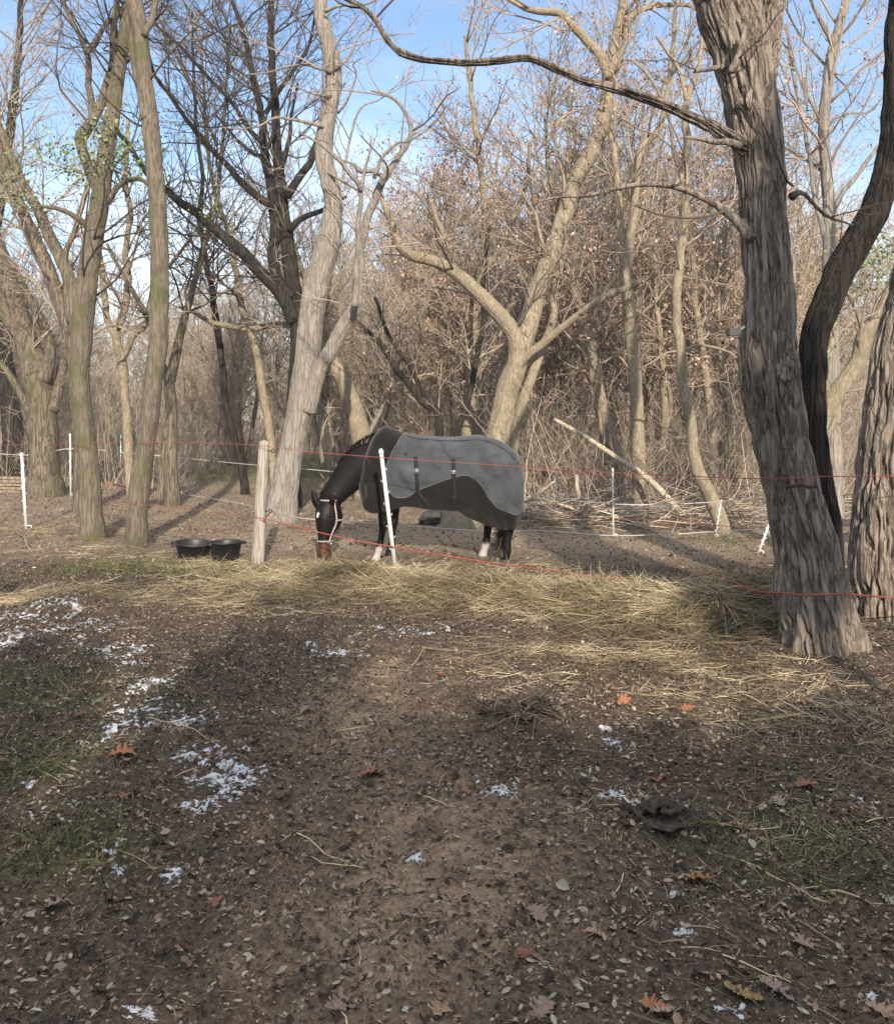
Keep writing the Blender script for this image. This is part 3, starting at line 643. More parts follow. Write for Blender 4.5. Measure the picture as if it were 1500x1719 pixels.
LIMB, _ = traced_tree('leaning_tree', 'blackish leaning stem bending right behind the furrowed trunk', 6.75,
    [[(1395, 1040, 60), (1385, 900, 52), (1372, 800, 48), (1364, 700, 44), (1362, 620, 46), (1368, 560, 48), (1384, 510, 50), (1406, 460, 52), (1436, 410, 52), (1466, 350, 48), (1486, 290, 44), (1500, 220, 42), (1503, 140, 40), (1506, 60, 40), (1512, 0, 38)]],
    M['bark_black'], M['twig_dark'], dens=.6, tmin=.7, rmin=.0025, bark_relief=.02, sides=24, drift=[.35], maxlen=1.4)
R2, _ = traced_tree('furrowed_tree', 'broad pale trunk cut by the right picture edge, bark stripped in a bare strip', 7.2,
    [[(1490, 1050, 124), (1486, 980, 114), (1484, 900, 110), (1488, 800, 104), (1496, 700, 96), (1508, 600, 92), (1526, 520, 88), (1550, 430, 84), (1580, 330, 80), (1610, 230, 74), (1640, 120, 66), (1660, 0, 60)]],
    M['bark_big'], M['twig_dark'], dens=.5, tmin=.7, rmin=.003, bark_relief=.05, sides=30, flare=.15, maxlen=1.2)

# --- the pale tree left of the horse
traced_tree('pale_tree', 'pale grey-barked tree leaning right just left of the horse, forked low', 13.7,
    [[(468, 882, 58), (474, 845, 48), (482, 790, 44), (492, 740, 42), (502, 690, 42), (510, 640, 42), (516, 590, 42), (522, 530, 42), (532, 475, 42), (545, 430, 42), (556, 385, 36), (560, 345, 32), (553, 305, 30), (543, 270, 31), (546, 225, 30), (553, 180, 28), (560, 130, 27), (552, 80, 26), (542, 40, 25), (538, 0, 22)],
     [(516, 690, 32), (535, 625, 26), (556, 588, 25), (578, 542, 22), (597, 512, 20), (600, 470, 16), (606, 420, 15), (612, 380, 15), (628, 335, 14), (646, 300, 13), (664, 270, 11), (682, 245, 9), (690, 220, 8), (684, 195, 7), (668, 172, 6), (645, 158, 5), (622, 152, 3)],
     [(597, 515, 14), (600, 450, 10), (602, 380, 9), (605, 320, 8), (590, 295, 8), (570, 270, 8), (545, 248, 6), (520, 232, 4), (500, 222, 3)],
     [(605, 320, 8), (612, 285, 5), (620, 255, 4), (622, 228, 3)],
     [(646, 300, 8), (628, 287, 8), (602, 287, 9), (592, 275, 5), (570, 268, 3)],
     [(628, 300, 7), (640, 265, 6), (668, 240, 5), (688, 236, 4), (730, 205, 3), (750, 175, 2)],
     [(543, 212, 12), (515, 205, 10), (485, 200, 9), (462, 198, 7), (435, 212, 6), (405, 216, 5), (372, 214, 3)],
     [(556, 160, 11), (540, 160, 8), (518, 155, 6), (490, 142, 4), (478, 138, 3)],
     [(556, 120, 10), (535, 115, 9), (512, 108, 8), (480, 113, 6), (450, 122, 5), (415, 125, 3)],
     [(562, 115, 10), (585, 95, 7), (600, 65, 5), (620, 45, 4), (640, 30, 3)],
     [(566, 190, 9), (582, 170, 7), (598, 125, 5), (592, 108, 4), (610, 95, 3)],
     [(545, 20, 10), (570, 10, 8), (610, 8, 6), (640, -5, 5)],
     [(556, 385, 12), (575, 300, 8), (600, 190, 6), (640, 165, 4), (690, 120, 3)],
     [(552, 290, 9), (585, 310, 7), (605, 322, 5)]],
    M['bark_pale'], M['twig_mid'], dens=.8, tmin=.55, rmin=.0035, sides=28, bark_relief=.012, drift=[.2, -.9, (-.6, -.4), (-.8, 0), (-.8, .1), (-.8, -.4), (0, -.6), (0, -.4), (0, .5), (0, .5), (0, -.4), (0, -.3), (0, .9), (0, -.6)], maxlen=1.5, thin=(6, .6))

# --- the two thin trunks on the left that meet at the top of the picture
traced_tree('slender_tree', 'straight olive-brown trunk left of its twin, forking upward', 11.7,
    [[(156, 912, 40), (153, 860, 36), (150, 800, 35), (144, 740, 34), (138, 680, 33), (134, 620, 33), (136, 560, 34), (144, 490, 35), (152, 430, 34), (162, 370, 32), (172, 310, 30), (180, 250, 27), (188, 190, 25), (198, 130, 23), (208, 70, 20), (216, 0, 18)],
     [(170, 330, 20), (135, 240, 17), (145, 215, 16), (160, 190, 15), (175, 150, 14), (190, 95, 12), (192, 40, 11), (196, 0, 9)],
     [(158, 200, 12), (150, 140, 11), (148, 95, 10), (135, 60, 8), (118, 30, 7), (105, 0, 5)], [(148, 90, 9), (170, 50, 7), (200, 20, 6), (215, 0, 4)],
     [(150, 380, 12), (120, 360, 9), (95, 350, 7), (60, 345, 4)], [(180, 340, 12), (200, 310, 9), (235, 300, 8), (260, 320, 6)]],
    M['bark_left'], M['twig_dark'], dens=1.1, tmin=.3, rmin=.003, levels=4, fine=.75, sides=24, bark_relief=.006, green_at=[(175, 255, 40, 700), (215, 265, 30, 500), (140, 285, 45, 600), (200, 225, 30, 400), (90, 270, 40, 350)], drift=[0, (0, .5), (.3, .4), (.3, .2), (0, -.4), (0, .3)], maxlen=1.7)
traced_tree('slender_tree', 'straight brown trunk with dark band shadows, right of its twin beside the tubs', 11.2,
    [[(227, 922, 40), (229, 880, 34), (234, 820, 33), (242, 760, 32), (251, 700, 32), (258, 640, 32), (264, 580, 31), (267, 500, 31), (268, 420, 30), (264, 340, 29), (260, 280, 28), (254, 220, 28), (247, 170, 26), (241, 110, 26), (235, 50, 26), (224, 0, 28)],
     [(247, 200, 14), (236, 150, 14), (225, 100, 13), (222, 60, 12), (226, 20, 10), (235, -10, 9)], [(244, 60, 12), (256, 30, 11), (262, 0, 10)]],
    M['bark_left'], M['twig_dark'], dens=1., tmin=.5, rmin=.003, levels=4, fine=.75, sides=24, bark_relief=.006, drift=[.2, (.1, .3), (.1, .3)], maxlen=1.4)

# --- gnarled trees far left
traced_tree('gnarled_tree', 'thick gnarled tree at far left with several stems leaning left', 18.2,
    [[(76, 838, 62), (76, 800, 52), (74, 740, 46), (70, 680, 44), (62, 630, 46), (50, 590, 40), (36, 545, 34), (20, 490, 30), (6, 440, 26), (-15, 380, 24), (-40, 300, 22)],
     [(60, 630, 30), (40, 570, 24), (18, 540, 22), (0, 505, 20), (-20, 470, 18)], [(72, 640, 30), (85, 600, 18), (80, 560, 16), (60, 520, 14), (40, 480, 12), (20, 440, 10)],
     [(66, 720, 22), (50, 690, 16), (30, 650, 13), (10, 620, 11), (-10, 600, 10)], [(88, 690, 22), (100, 640, 16), (112, 590, 14), (130, 560, 12)]],
    M['bark_mid'], M['twig_mid'], dens=1.1, tmin=.4, rmin=.0045, levels=4, fine=.7, sides=18, drift=[.3, .3, .3, .3, .8], green=500)
traced_tree('gnarled_tree', 'slanting left-leaning tree with long parallel stems seen through the left twin', 15.5,
    [[(140, 850, 40), (138, 760, 34), (132, 680, 32), (126, 600, 31), (112, 540, 30), (95, 490, 28), (72, 430, 26), (52, 385, 25), (35, 350, 22), (14, 290, 18), (0, 250, 16), (-20, 200, 14)],
     [(130, 560, 26), (120, 480, 25), (100, 430, 24), (82, 395, 23), (60, 345, 20), (35, 300, 17), (10, 240, 14), (-10, 180, 12)],
     [(120, 540, 16), (110, 440, 12), (128, 380, 10), (140, 340, 10), (150, 290, 10), (138, 250, 9), (160, 205, 8)]],
    M['bark_mid'], M['twig_mid'], dens=1.1, tmin=.4, rmin=.004, levels=4, fine=.7, sides=16, drift=[.5, .5, .5], thin=(0, .82), green_at=[(20, 325, 40, 900), (60, 345, 25, 300), (20, 180, 30, 200), (70, 270, 30, 250)])
traced_tree('gnarled_tree', 'dim tree standing behind the boards at the left picture edge', 21.,
    [[(18, 815, 40), (22, 740, 34), (14, 660, 30), (4, 580, 28), (-4, 500, 26), (-10, 400, 22), (5, 300, 18), (20, 200, 14), (30, 100, 11), (35, 0, 8)], [(6, 600, 14), (20, 540, 12), (10, 450, 11), (-10, 400, 10)]],
    M['bark_dark'], M['twig_mid'], dens=1.2, tmin=.3, rmin=.005, levels=4, fine=.7, sides=14)
traced_tree('crooked_tree', 'crooked orange-brown stem between the twin trunks', 17.,
    [[(222, 850, 16), (216, 760, 16), (212, 680, 15), (205, 610, 15), (195, 560, 14), (210, 520, 12), (215, 470, 11), (212, 420, 10), (218, 360, 9), (212, 300, 8), (215, 200, 6)], [(200, 570, 12), (182, 540, 11), (175, 490, 10), (168, 440, 9), (160, 380, 7)], [(205, 610, 10), (228, 560, 10), (245, 545, 9), (262, 480, 8), (290, 440, 6), (320, 400, 5)]],
    M['bark_tan'], M['twig_mid'], dens=1., tmin=.4, rmin=.0045, sides=12)
traced_tree('thin_tree', 'thin forked tree behind the right twin trunk', 16.5,
    [[(290, 830, 26), (288, 770, 22), (288, 700, 20), (286, 640, 19), (296, 590, 15), (308, 540, 13), (320, 500, 11), (335, 440, 9), (350, 390, 8), (365, 330, 7), (372, 250, 6), (380, 150, 5), (385, 40, 4)], [(287, 650, 12), (270, 600, 11), (262, 560, 10), (240, 520, 9), (222, 490, 8), (200, 450, 6), (180, 410, 5)], [(270, 840, 16), (275, 780, 13), (282, 720, 12)]],
    M['bark_mid'], M['twig_dark'], dens=1., tmin=.4, rmin=.004, sides=12)

# --- the dark many-stemmed tree behind the pale one
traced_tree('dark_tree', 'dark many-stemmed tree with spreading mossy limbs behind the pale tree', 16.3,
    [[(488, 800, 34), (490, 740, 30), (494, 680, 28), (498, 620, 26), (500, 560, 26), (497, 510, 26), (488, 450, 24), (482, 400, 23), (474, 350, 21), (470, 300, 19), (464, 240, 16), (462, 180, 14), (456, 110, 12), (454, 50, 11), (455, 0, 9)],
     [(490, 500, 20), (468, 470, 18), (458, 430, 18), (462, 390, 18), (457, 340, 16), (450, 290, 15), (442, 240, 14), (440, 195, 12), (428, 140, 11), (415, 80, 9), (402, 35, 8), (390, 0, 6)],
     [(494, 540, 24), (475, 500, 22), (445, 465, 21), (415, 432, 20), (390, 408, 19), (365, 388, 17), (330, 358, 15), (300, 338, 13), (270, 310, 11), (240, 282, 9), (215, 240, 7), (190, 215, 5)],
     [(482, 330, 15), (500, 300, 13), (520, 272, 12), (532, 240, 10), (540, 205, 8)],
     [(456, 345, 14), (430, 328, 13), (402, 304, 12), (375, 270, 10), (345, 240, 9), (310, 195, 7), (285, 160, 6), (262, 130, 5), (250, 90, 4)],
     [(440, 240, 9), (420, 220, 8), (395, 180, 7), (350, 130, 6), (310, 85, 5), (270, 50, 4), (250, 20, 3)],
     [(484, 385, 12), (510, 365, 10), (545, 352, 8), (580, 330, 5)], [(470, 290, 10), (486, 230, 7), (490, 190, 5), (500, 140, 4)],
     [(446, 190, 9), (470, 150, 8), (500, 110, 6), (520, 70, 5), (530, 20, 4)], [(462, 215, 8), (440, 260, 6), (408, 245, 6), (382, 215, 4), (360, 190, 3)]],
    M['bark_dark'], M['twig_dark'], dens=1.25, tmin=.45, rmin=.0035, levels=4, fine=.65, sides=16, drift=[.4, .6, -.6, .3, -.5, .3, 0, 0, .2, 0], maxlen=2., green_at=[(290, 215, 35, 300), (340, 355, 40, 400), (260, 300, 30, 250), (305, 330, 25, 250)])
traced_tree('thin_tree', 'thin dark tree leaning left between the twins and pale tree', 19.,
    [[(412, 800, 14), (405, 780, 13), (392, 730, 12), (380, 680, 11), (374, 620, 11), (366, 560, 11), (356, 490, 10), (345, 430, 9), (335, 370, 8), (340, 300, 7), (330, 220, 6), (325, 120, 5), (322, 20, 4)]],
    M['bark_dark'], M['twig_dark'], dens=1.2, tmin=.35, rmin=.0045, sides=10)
traced_tree('thin_tree', 'thin tree leaning left with sunlit yellowish foot, beside the wooden post', 18.,
    [[(463, 785, 15), (455, 745, 15), (447, 690, 15), (438, 640, 14), (430, 590, 13), (418, 550, 12), (405, 510, 11), (395, 450, 10), (385, 400, 9), (370, 350, 8), (352, 280, 7), (345, 200, 6), (340, 120, 5), (330, 20, 4)], [(495, 545, 9), (460, 545, 10), (420, 552, 11), (385, 548, 10), (352, 540, 8), (325, 525, 6), (300, 515, 4)]],
    M['bark_tan'], M['twig_mid'], dens=1.1, tmin=.4, rmin=.0045, sides=10)
traced_tree('bent_tree', 'short tan trunk curving up behind the horse neck', 17.5,
    [[(612, 790, 34), (606, 740, 33), (598, 700, 31), (585, 660, 29), (570, 625, 28), (548, 600, 27), (530, 570, 24), (520, 520, 20), (508, 470, 16), (490, 410, 13), (470, 350, 10)], [(545, 600, 12), (555, 570, 9), (540, 540, 8), (560, 480, 6)]],
    M['bark_tan'], M['twig_mid'], dens=1., tmin=.5, rmin=.0045, sides=16)

# --- the spreading tree right behind the horse
traced_tree('spreading_tree', 'many-stemmed pale brown tree directly behind the horse, one stem arching far left', 15.8,
    [[(832, 860, 62), (834, 800, 54), (838, 730, 46), (848, 680, 40), (856, 640, 38), (872, 595, 34), (886, 545, 33), (900, 495, 32), (914, 455, 31), (930, 415, 30), (944, 370, 29), (954, 330, 28), (968, 295, 27), (988, 262, 26), (1004, 225, 25), (1014, 185, 24), (1020, 145, 23), (1026, 110, 21), (1036, 60, 18), (1046, 0, 15)],
     [(852, 660, 28), (868, 600, 30), (864, 565, 28), (850, 543, 26), (828, 518, 24), (800, 490, 23), (775, 466, 22), (748, 447, 20), (720, 436, 19), (692, 430, 18), (672, 415, 15), (662, 395, 13), (658, 372, 12), (645, 345, 9), (636, 320, 6)],
     [(850, 650, 16), (880, 602, 15), (915, 574, 14), (945, 548, 13), (975, 525, 12), (1010, 500, 11), (1045, 486, 10), (1080, 470, 9), (1110, 456, 5)],
     [(852, 780, 26), (862, 725, 21), (878, 670, 19), (895, 625, 17), (912, 580, 15), (928, 535, 13), (932, 480, 12), (940, 440, 11), (950, 400, 10)],
     [(1022, 130, 18), (1008, 95, 17), (985, 70, 15), (960, 42, 14), (940, 22, 13), (900, 18, 11), (870, 8, 8)], [(1024, 120, 14), (1050, 70, 10), (1055, 30, 12), (1090, 12, 10), (1150, 8, 7), (1170, 18, 5)],
     [(948, 350, 15), (946, 300, 11), (935, 262, 11), (930, 225, 10), (936, 205, 10), (955, 190, 7), (990, 180, 5)], [(952, 300, 9), (957, 260, 8), (950, 215, 8), (938, 200, 6)], [(660, 400, 6), (640, 390, 5), (640, 360, 4)],
     [(920, 450, 13), (908, 405, 12), (898, 360, 9), (880, 330, 7), (865, 300, 5)], [(1080, 466, 7), (1120, 462, 6), (1165, 468, 5), (1240, 482, 3)]],
    M['bark_tan'], M['twig_mid'], dens=.9, tmin=.5, rmin=.004, sides=20, bark_relief=.007, drift=[.3, -.8, -1.2, .5, .2, .2, 0, 0, (-.8, 0), .2, (-1.1, -.2)], brown=1300, thin=(6, .55))
traced_tree('sapling', 'leaning sapling with dark stems behind the horse withers', 18.,
    [[(740, 790, 15), (735, 700, 14), (715, 680, 13), (690, 650, 12), (665, 620, 11), (640, 580, 10), (615, 555, 8), (590, 530, 6)], [(725, 690, 9), (690, 620, 8), (650, 560, 7), (630, 500, 5)], [(745, 760, 14), (780, 690, 12), (800, 600, 10), (810, 540, 9), (812, 450, 8), (820, 380, 7)]],
    M['bark_dark'], M['twig_mid'], dens=1.4, tmin=.2, rmin=.0045, sides=10, brown=700)
traced_tree('leafy_tree', 'tree full of dry reddish leaves above the horse back', 19.5,
    [[(780, 810, 24), (785, 720, 22), (790, 640, 20), (792, 560, 18), (800, 480, 16), (812, 420, 14), (815, 360, 12), (808, 300, 11), (800, 230, 9), (790, 150, 8), (780, 60, 6)], [(792, 560, 12), (770, 480, 10), (745, 400, 9), (720, 330, 7)], [(800, 480, 13), (835, 420, 11), (860, 370, 10), (880, 320, 8), (890, 240, 6)], [(795, 640, 12), (840, 560, 9), (870, 480, 7)]],
    M['bark_tan'], M['twig_mid'], dens=1.2, tmin=.25, rmin=.0045, sides=12, brown=2600, levels=3)

# --- sunlit trunks on the right
traced_tree('sunlit_tree', 'upright sunlit tan trunk beside the fallen pole, right of the horse', 15.5,
    [[(1074, 860, 27), (1072, 800, 24), (1070, 740, 23), (1068, 680, 22), (1064, 620, 22), (1058, 560, 22), (1053, 500, 21), (1050, 450, 20), (1056, 400, 18), (1064, 350, 16), (1066, 290, 15), (1080, 245, 13), (1105, 215, 11), (1120, 150, 9), (1130, 60, 7), (1134, 0, 6)],
     [(1052, 480, 14), (1042, 400, 13), (1036, 330, 12), (1030, 260, 10), (1026, 200, 8)], [(1055, 560, 8), (1075, 530, 6), (1100, 505, 5), (1120, 480, 3)], [(1075, 660, 5), (1040, 600, 4), (1010, 610, 3)]],
    M['bark_tan'], M['twig_mid'], dens=1.1, tmin=.35, rmin=.0045, sides=16, brown=1500)
traced_tree('sunlit_tree', 'sinuous sunlit trunk with bent foot in front of the white tape', 12.8,
    [[(1214, 897, 22), (1204, 865, 25), (1190, 830, 24), (1172, 795, 22), (1163, 760, 19), (1160, 720, 18), (1152, 680, 18), (1144, 630, 17), (1141, 580, 17), (1135, 540, 15), (1134, 490, 15), (1142, 440, 15), (1146, 390, 14), (1150, 330, 13), (1148, 280, 13), (1151, 230, 13), (1152, 180, 11), (1158, 150, 10), (1172, 110, 8), (1178, 50, 6), (1180, 0, 5)],
     [(1153, 170, 8), (1140, 120, 7), (1118, 85, 6), (1100, 60, 4)], [(1150, 320, 8), (1130, 250, 7), (1120, 190, 6), (1090, 130, 5), (1060, 100, 4)], [(1141, 590, 5), (1120, 592, 4), (1090, 610, 3), (1050, 630, 2)], [(1144, 590, 6), (1175, 580, 5), (1220, 590, 4), (1240, 605, 3)]],
    M['bark_tan'], M['twig_mid'], dens=.9, tmin=.35, rmin=.0035, sides=16, maxlen=1.6, brown=600)
traced_tree('sunlit_tree', 'slanting sunlit trunk leaning left behind the fallen pole', 16.5,
    [[(1040, 845, 20), (1036, 785, 20), (1024, 730, 20), (1012, 690, 19), (1002, 640, 18), (992, 590, 17), (982, 550, 16), (970, 520, 15), (960, 470, 13), (945, 420, 12), (935, 350, 10), (920, 280, 8), (915, 200, 6)], [(1020, 780, 12), (1005, 700, 10), (995, 650, 10), (985, 560, 9)]],
    M['bark_tan'], M['twig_mid'], dens=1.2, tmin=.35, rmin=.0045, sides=14, brown=900)
traced_tree('sunlit_tree', 'golden slanting trunk between the leaning dark stem and the right edge trunk', 11.5,
    [[(1330, 900, 36), (1342, 830, 33), (1356, 760, 31), (1375, 710, 30), (1395, 670, 29), (1418, 640, 30), (1438, 605, 28), (1452, 560, 27), (1475, 530, 26), (1500, 480, 24), (1530, 420, 22), (1560, 340, 18), (1580, 220, 14), (1590, 80, 10)],
     [(1350, 800, 12), (1400, 700, 11), (1385, 640, 10), (1395, 560, 9), (1400, 480, 8), (1410, 400, 7)], [(1448, 600, 12), (1446, 545, 10), (1425, 500, 8), (1410, 470, 6)]],
    M['bark_tan'], M['twig_mid'], dens=1., tmin=.3, rmin=.003, sides=18, bark_relief=.006, green_at=[(1465, 440, 35, 700), (1430, 470, 30, 400), (1490, 410, 30, 400), (1385, 560, 25, 200), (1360, 690, 12, 60)], maxlen=1.6)
traced_tree('sunlit_tree', 'tall pale trunk right of the furrowed tree with fork at top', 14.,
    [[(1398, 880, 30), (1398, 780, 28), (1396, 680, 26), (1394, 580, 24), (1392, 480, 23), (1391, 400, 21), (1390, 340, 19), (1384, 270, 18), (1382, 210, 18), (1386, 150, 17), (1394, 95, 16), (1404, 55, 15), (1415, 20, 14), (1424, -10, 12)],
     [(1400, 75, 11), (1385, 50, 9), (1370, 22, 7), (1360, 0, 5)], [(1394, 370, 10), (1410, 330, 8), (1440, 290, 7), (1470, 250, 6), (1490, 220, 5)], [(1390, 420, 9), (1370, 350, 9), (1360, 270, 8), (1345, 190, 7), (1330, 120, 6), (1320, 40, 5)]],
    M['bark_pale'], M['twig_mid'], dens=.9, tmin=.45, rmin=.004, sides=16, bark_relief=.005, brown=700)
for px, lab, tr in [(1190, 'thin twin-stemmed tree in the thicket left of the furrowed trunk', [[(1200, 850, 16), (1196, 760, 15), (1190, 680, 14), (1180, 600, 13), (1170, 540, 12), (1165, 470, 10), (1160, 400, 8)], [(1225, 850, 12), (1220, 780, 11), (1222, 700, 10), (1214, 630, 10), (1205, 560, 9), (1210, 480, 8), (1220, 380, 6)]]),
                    (1105, 'crooked thicket tree forking between the two sunlit trunks', [[(1090, 835, 18), (1100, 780, 16), (1112, 740, 14), (1115, 690, 12), (1112, 620, 10), (1105, 550, 9), (1100, 470, 8), (1095, 380, 7)], [(1112, 740, 10), (1125, 680, 8), (1118, 640, 7)]]),
                    (1250, 'slanting tan stem low behind the furrowed trunk', [[(1225, 840, 24), (1240, 800, 23), (1258, 770, 22), (1280, 720, 20), (1300, 640, 18), (1320, 540, 15), (1330, 430, 12)]])]:
    traced_tree('thicket_tree', lab, 17.5, tr, M['bark_tan'], M['twig_mid'], dens=1.3, tmin=.3, rmin=.0045, sides=12, brown=1200)

# --- the wood behind: variants copied many times
def variant(kind, seed, h):
    mb, tw = MB(), MB(); r = np.random.default_rng(seed)
    stems = []
    for k in range(r.integers(1, 4)):
        x0 = r.normal(0, .15, 2); lean = r.normal(0, .16, 2); n = 8; z = np.linspace(0, 1, n)
        w = np.cumsum(r.normal(0, .12, (n, 2)), 0)*.7; w -= w[0]
        hh = h*r.uniform(.7, 1.05); R = r.uniform(.055, .105)
        stems.append(np.column_stack([x0[0]+lean[0]*hh*z+w[:, 0], x0[1]+lean[1]*hh*z+w[:, 1], z*hh-.2, R*(1-.86*z)+.004]))
    p, rr = resample(stems, 22); tubes(mb, p, rr, 9)
    L = poly_len(p)
    # forking limbs
    s, d, l, R = spawn(p, rr, L, np.full(len(stems), 5), .25, .8, (.35, .75), (.3, .5), .6, .02)
    q, r2 = level(s, d, l, R, 9, .12, .07, .25); tubes(mb, q, r2, 6)
    leaf = crown_of(p, rr, L, 1.1, .2, .006, tw, 2.0, 3)
    leaf2 = crown_of(q, r2, l, 1.3, .15, .006, tw, 1.6, 3)
    lv = None
    if kind == 'leafy': lv = MB(); leaf_cloud(lv, leaf2, 900, .075, .06); leaf_cloud(lv, leaf, 800, .075, .06)
    return mb, tw, lv
KIND = {'bare': ('bare_tree', 'bare thin tree in the brown wood behind the paddock', 'bare trees of the wood'), 'leafy': ('leafy_tree', 'slim tree hung with dry brown leaves in the wood behind', 'brown-leaved trees of the wood')}
protos = []
for i in range(9):
    kind = 'leafy' if i in (2, 5, 7, 8) else 'bare'
    a, b_, lv = variant(kind, 300+i, 8.+i % 4*1.4)
    protos.append((kind, a, b_, lv, [M['bark_pale'], M['bark_tan'], M['bark_tan']][i % 3]))
meshes = []
spots = []
tries = 0
while len(spots) < 165 and tries < 9000:
    tries += 1
    y = 19 + 50*random.random()**1.25; x = random.uniform(-.60, .60)*y + random.uniform(-2, 2)
    if y < 30 and -7.5 < x - (-.11*y) < -1.0 and y < 26: continue      # the grassy gap left of the horse
    if all((x-a)**2 + (y-b)**2 > (1.05 + y*.012)**2 for a, b in spots): spots.append((x, y))
first = {}
for k, (x, y) in enumerate(sorted(spots, key=lambda s: s[1])):
    px = 750 + x/y*F
    pi = random.choice([2, 5, 7, 8, 0, 3]) if 620 < px < 1250 else random.choice([0, 1, 3, 4, 6, 6, 1, 2])
    kind, a, b_, lv, bk = protos[pi]
    nm, lab, grp = KIND[kind]
    z = float(gz(x, y, False)); s = random.uniform(.75, 1.1)*(1+max(0, y-30)*.006)*(.8 if px < 600 else 1.)
    if pi not in first:
        r = empty(nm, (x, y, z), lab, 'tree', grp); tr = a.build('trunk', bk, r); cr = b_.build('crown', M['twig_mid'] if pi % 2 else M['twig_pale'], r)
        ch = [tr, cr]
        if lv: ch.append(lv.build('leaves', M['leaf_brown'], r, smooth=False))
        first[pi] = (r, ch)
    else:
        r0, ch0 = first[pi]; r = r0.copy(); COL.objects.link(r); r.location = (x, y, z)
        for c in ch0:
            q = c.copy(); COL.objects.link(q); q.parent = r
    r.rotation_euler = (0, 0, random.uniform(0, 6.28)); r.scale = (s, s, s)

# tangled brush under the trees
def build_brush():
    mb = MB()
    def patch(n, xf, h, rm):
        s = np.array([xf() for _ in range(n)]); z = gz(s[:, 0], s[:, 1], False)
        st = np.column_stack([s, z-.05]); d = nrm(np.column_stack([rng.normal(0, .33, n), rng.normal(0, .33, n), np.ones(n)]))
        L = rng.uniform(h*.35, h, n)
        p, r = level(st, d, L, rng.uniform(rm*.8, rm*2.2, n), 6, .1, .02, .4); tubes(mb, p, r, 4, cap=False, rnd=rng.random(len(p)))
        a, b, c, e = spawn(p, r, L, rng.integers(3, 8, n), .2, 1., (.3, 1.), (.2, .45), .6, rm*.75)
        p2, r2 = level(a, b, c, e, 4, .15, .03, .5); tubes(mb, p2, r2, 3, cap=False, rnd=rng.random(len(p2)))
        a, b, c, e = spawn(p2, r2, c, rng.integers(1, 4, len(c)), .2, 1., (.3, 1.), (.3, .7), .7, rm*.7)
        p3, r3 = level(a, b, c, e, 3, .15, .03, .6); tubes(mb, p3, r3, 3, cap=False, rnd=rng.random(len(p3)))
    def far():
        
        while True:
            y = 24 + 40*random.random(); x = random.uniform(-.62, .62)*y
            if not (y < 38 and 430 < 750+x/y*F < 600): return (x, y)
    def right():
        y = 15.2 + 11*random.random()**1.2; px = random.uniform(870, 1560); return ((px-750)/F*y, y)
    def mid():
        y = 20 + 10*random.random(); px = random.uniform(560, 900); return ((px-750)/F*y, y)
    def left():
        y = 19.5 + 10*random.random(); px = random.uniform(-60, 330); return ((px-750)/F*y, y)
    def rear():
        y = 46 + 34*random.random(); return (random.uniform(-.64, .64)*y, y)
    patch(2600, rear, 9.5, .012)
    patch(2100, far, 4.2, .006); patch(950, right, 3.0, .0045); patch(700, mid, 3.4, .005); patch(450, left, 2.6, .005)
    o = mb.build('undergrowth', M['twig_mid']); tag(o, kind='stuff')
    # fallen twigs and dead stems lying on the wood floor
    mb = MB(); n = 1300
    px = rng.uniform(870, 1420, n); d = rng.uniform(13.2, 20, n); x = (px-750)/F*d; a = rng.random(n)*PI*2; L = rng.uniform(.3, 1.6, n)
    st = np.column_stack([x, d, gz(x, d, False)+rng.uniform(.01, .25, n)]); dr = nrm(np.column_stack([np.cos(a), np.sin(a)*.7, rng.normal(.05, .2, n)]))
    p, r = level(st, dr, L, rng.uniform(.004, .012, n), 5, .12, 0, .5); tubes(mb, p, r, 4, cap=False, rnd=rng.random(len(p)))
    o = mb.build('brushwood', M['twig_mid']); tag(o, kind='stuff')
build_brush()

# fallen pole leaning through the thicket, and other lying wood
def log(name, label, pts, w0, w1, mat, seed=0):
    w = np.array([P(*q) for q in pts]); mb = MB(); q = spline(w, 40); n = 40; s = np.linspace(0, 3, n)[:, None]; k = 12; a = np.arange(k)*2*PI/k
    tubes(mb, q[None], np.linspace(w0, w1, n)[None], k, (1+.3*(fbm(np.cos(a)[None]*1.5+seed, np.sin(a)[None]*1.5, s*3, 7, 3)-.5))[None])
    o = mb.build(name, mat, origin=w[0], loc=w[0]); tag(o, label, 'fallen wood'); return o
log('fallen_pole', 'long bleached dead pole leaning across the thicket down to the ground', [(1148, 868, 14.4), (1110, 825, 14.7), (1080, 798, 15), (1040, 772, 15.2), (985, 735, 15.5), (930, 704, 15.8)], .06, .035, M['wood_pale'])
log('fallen_branch', 'pale dead branch sloping up from the horse rump to the right', [(880, 842, 14.6), (905, 838, 14.5), (950, 850, 14.3), (985, 866, 14.1)], .03, .02, M['wood_pale'], 2)
log('fallen_branch', 'thin bleached stick slanting over the brushwood beside the rump', [(888, 838, 14.2), (912, 822, 14.3), (930, 808, 14.3)], .022, .012, M['wood_pale'], 3)
log('broken_stub', 'short upright broken stem in the brushwood right of the rump', [(972, 835, 14.6), (968, 815, 14.6), (967, 797, 14.6)], .04, .03, M['wood_pale'], 4)
g = G(770, 886); mb = MB(); n = 14; k = 30; a = np.arange(k)*2*PI/k; z = np.linspace(-.1, .34, n)[:, None]
tubes(mb, np.column_stack([np.zeros(n), np.zeros(n), z[:, 0]])[None], np.linspace(.34, .24, n)[None], k, (1+.3*(fbm(np.cos(a)[None]*1.8, np.sin(a)[None]*1.8, z*2, 8, 3)-.5))[None])
o = mb.build('tree_stump', M['bark_tan'], loc=(g[0]+.02, g[1], 0)); tag(o, 'low tan tree stump seen beneath the horse belly', 'stump')
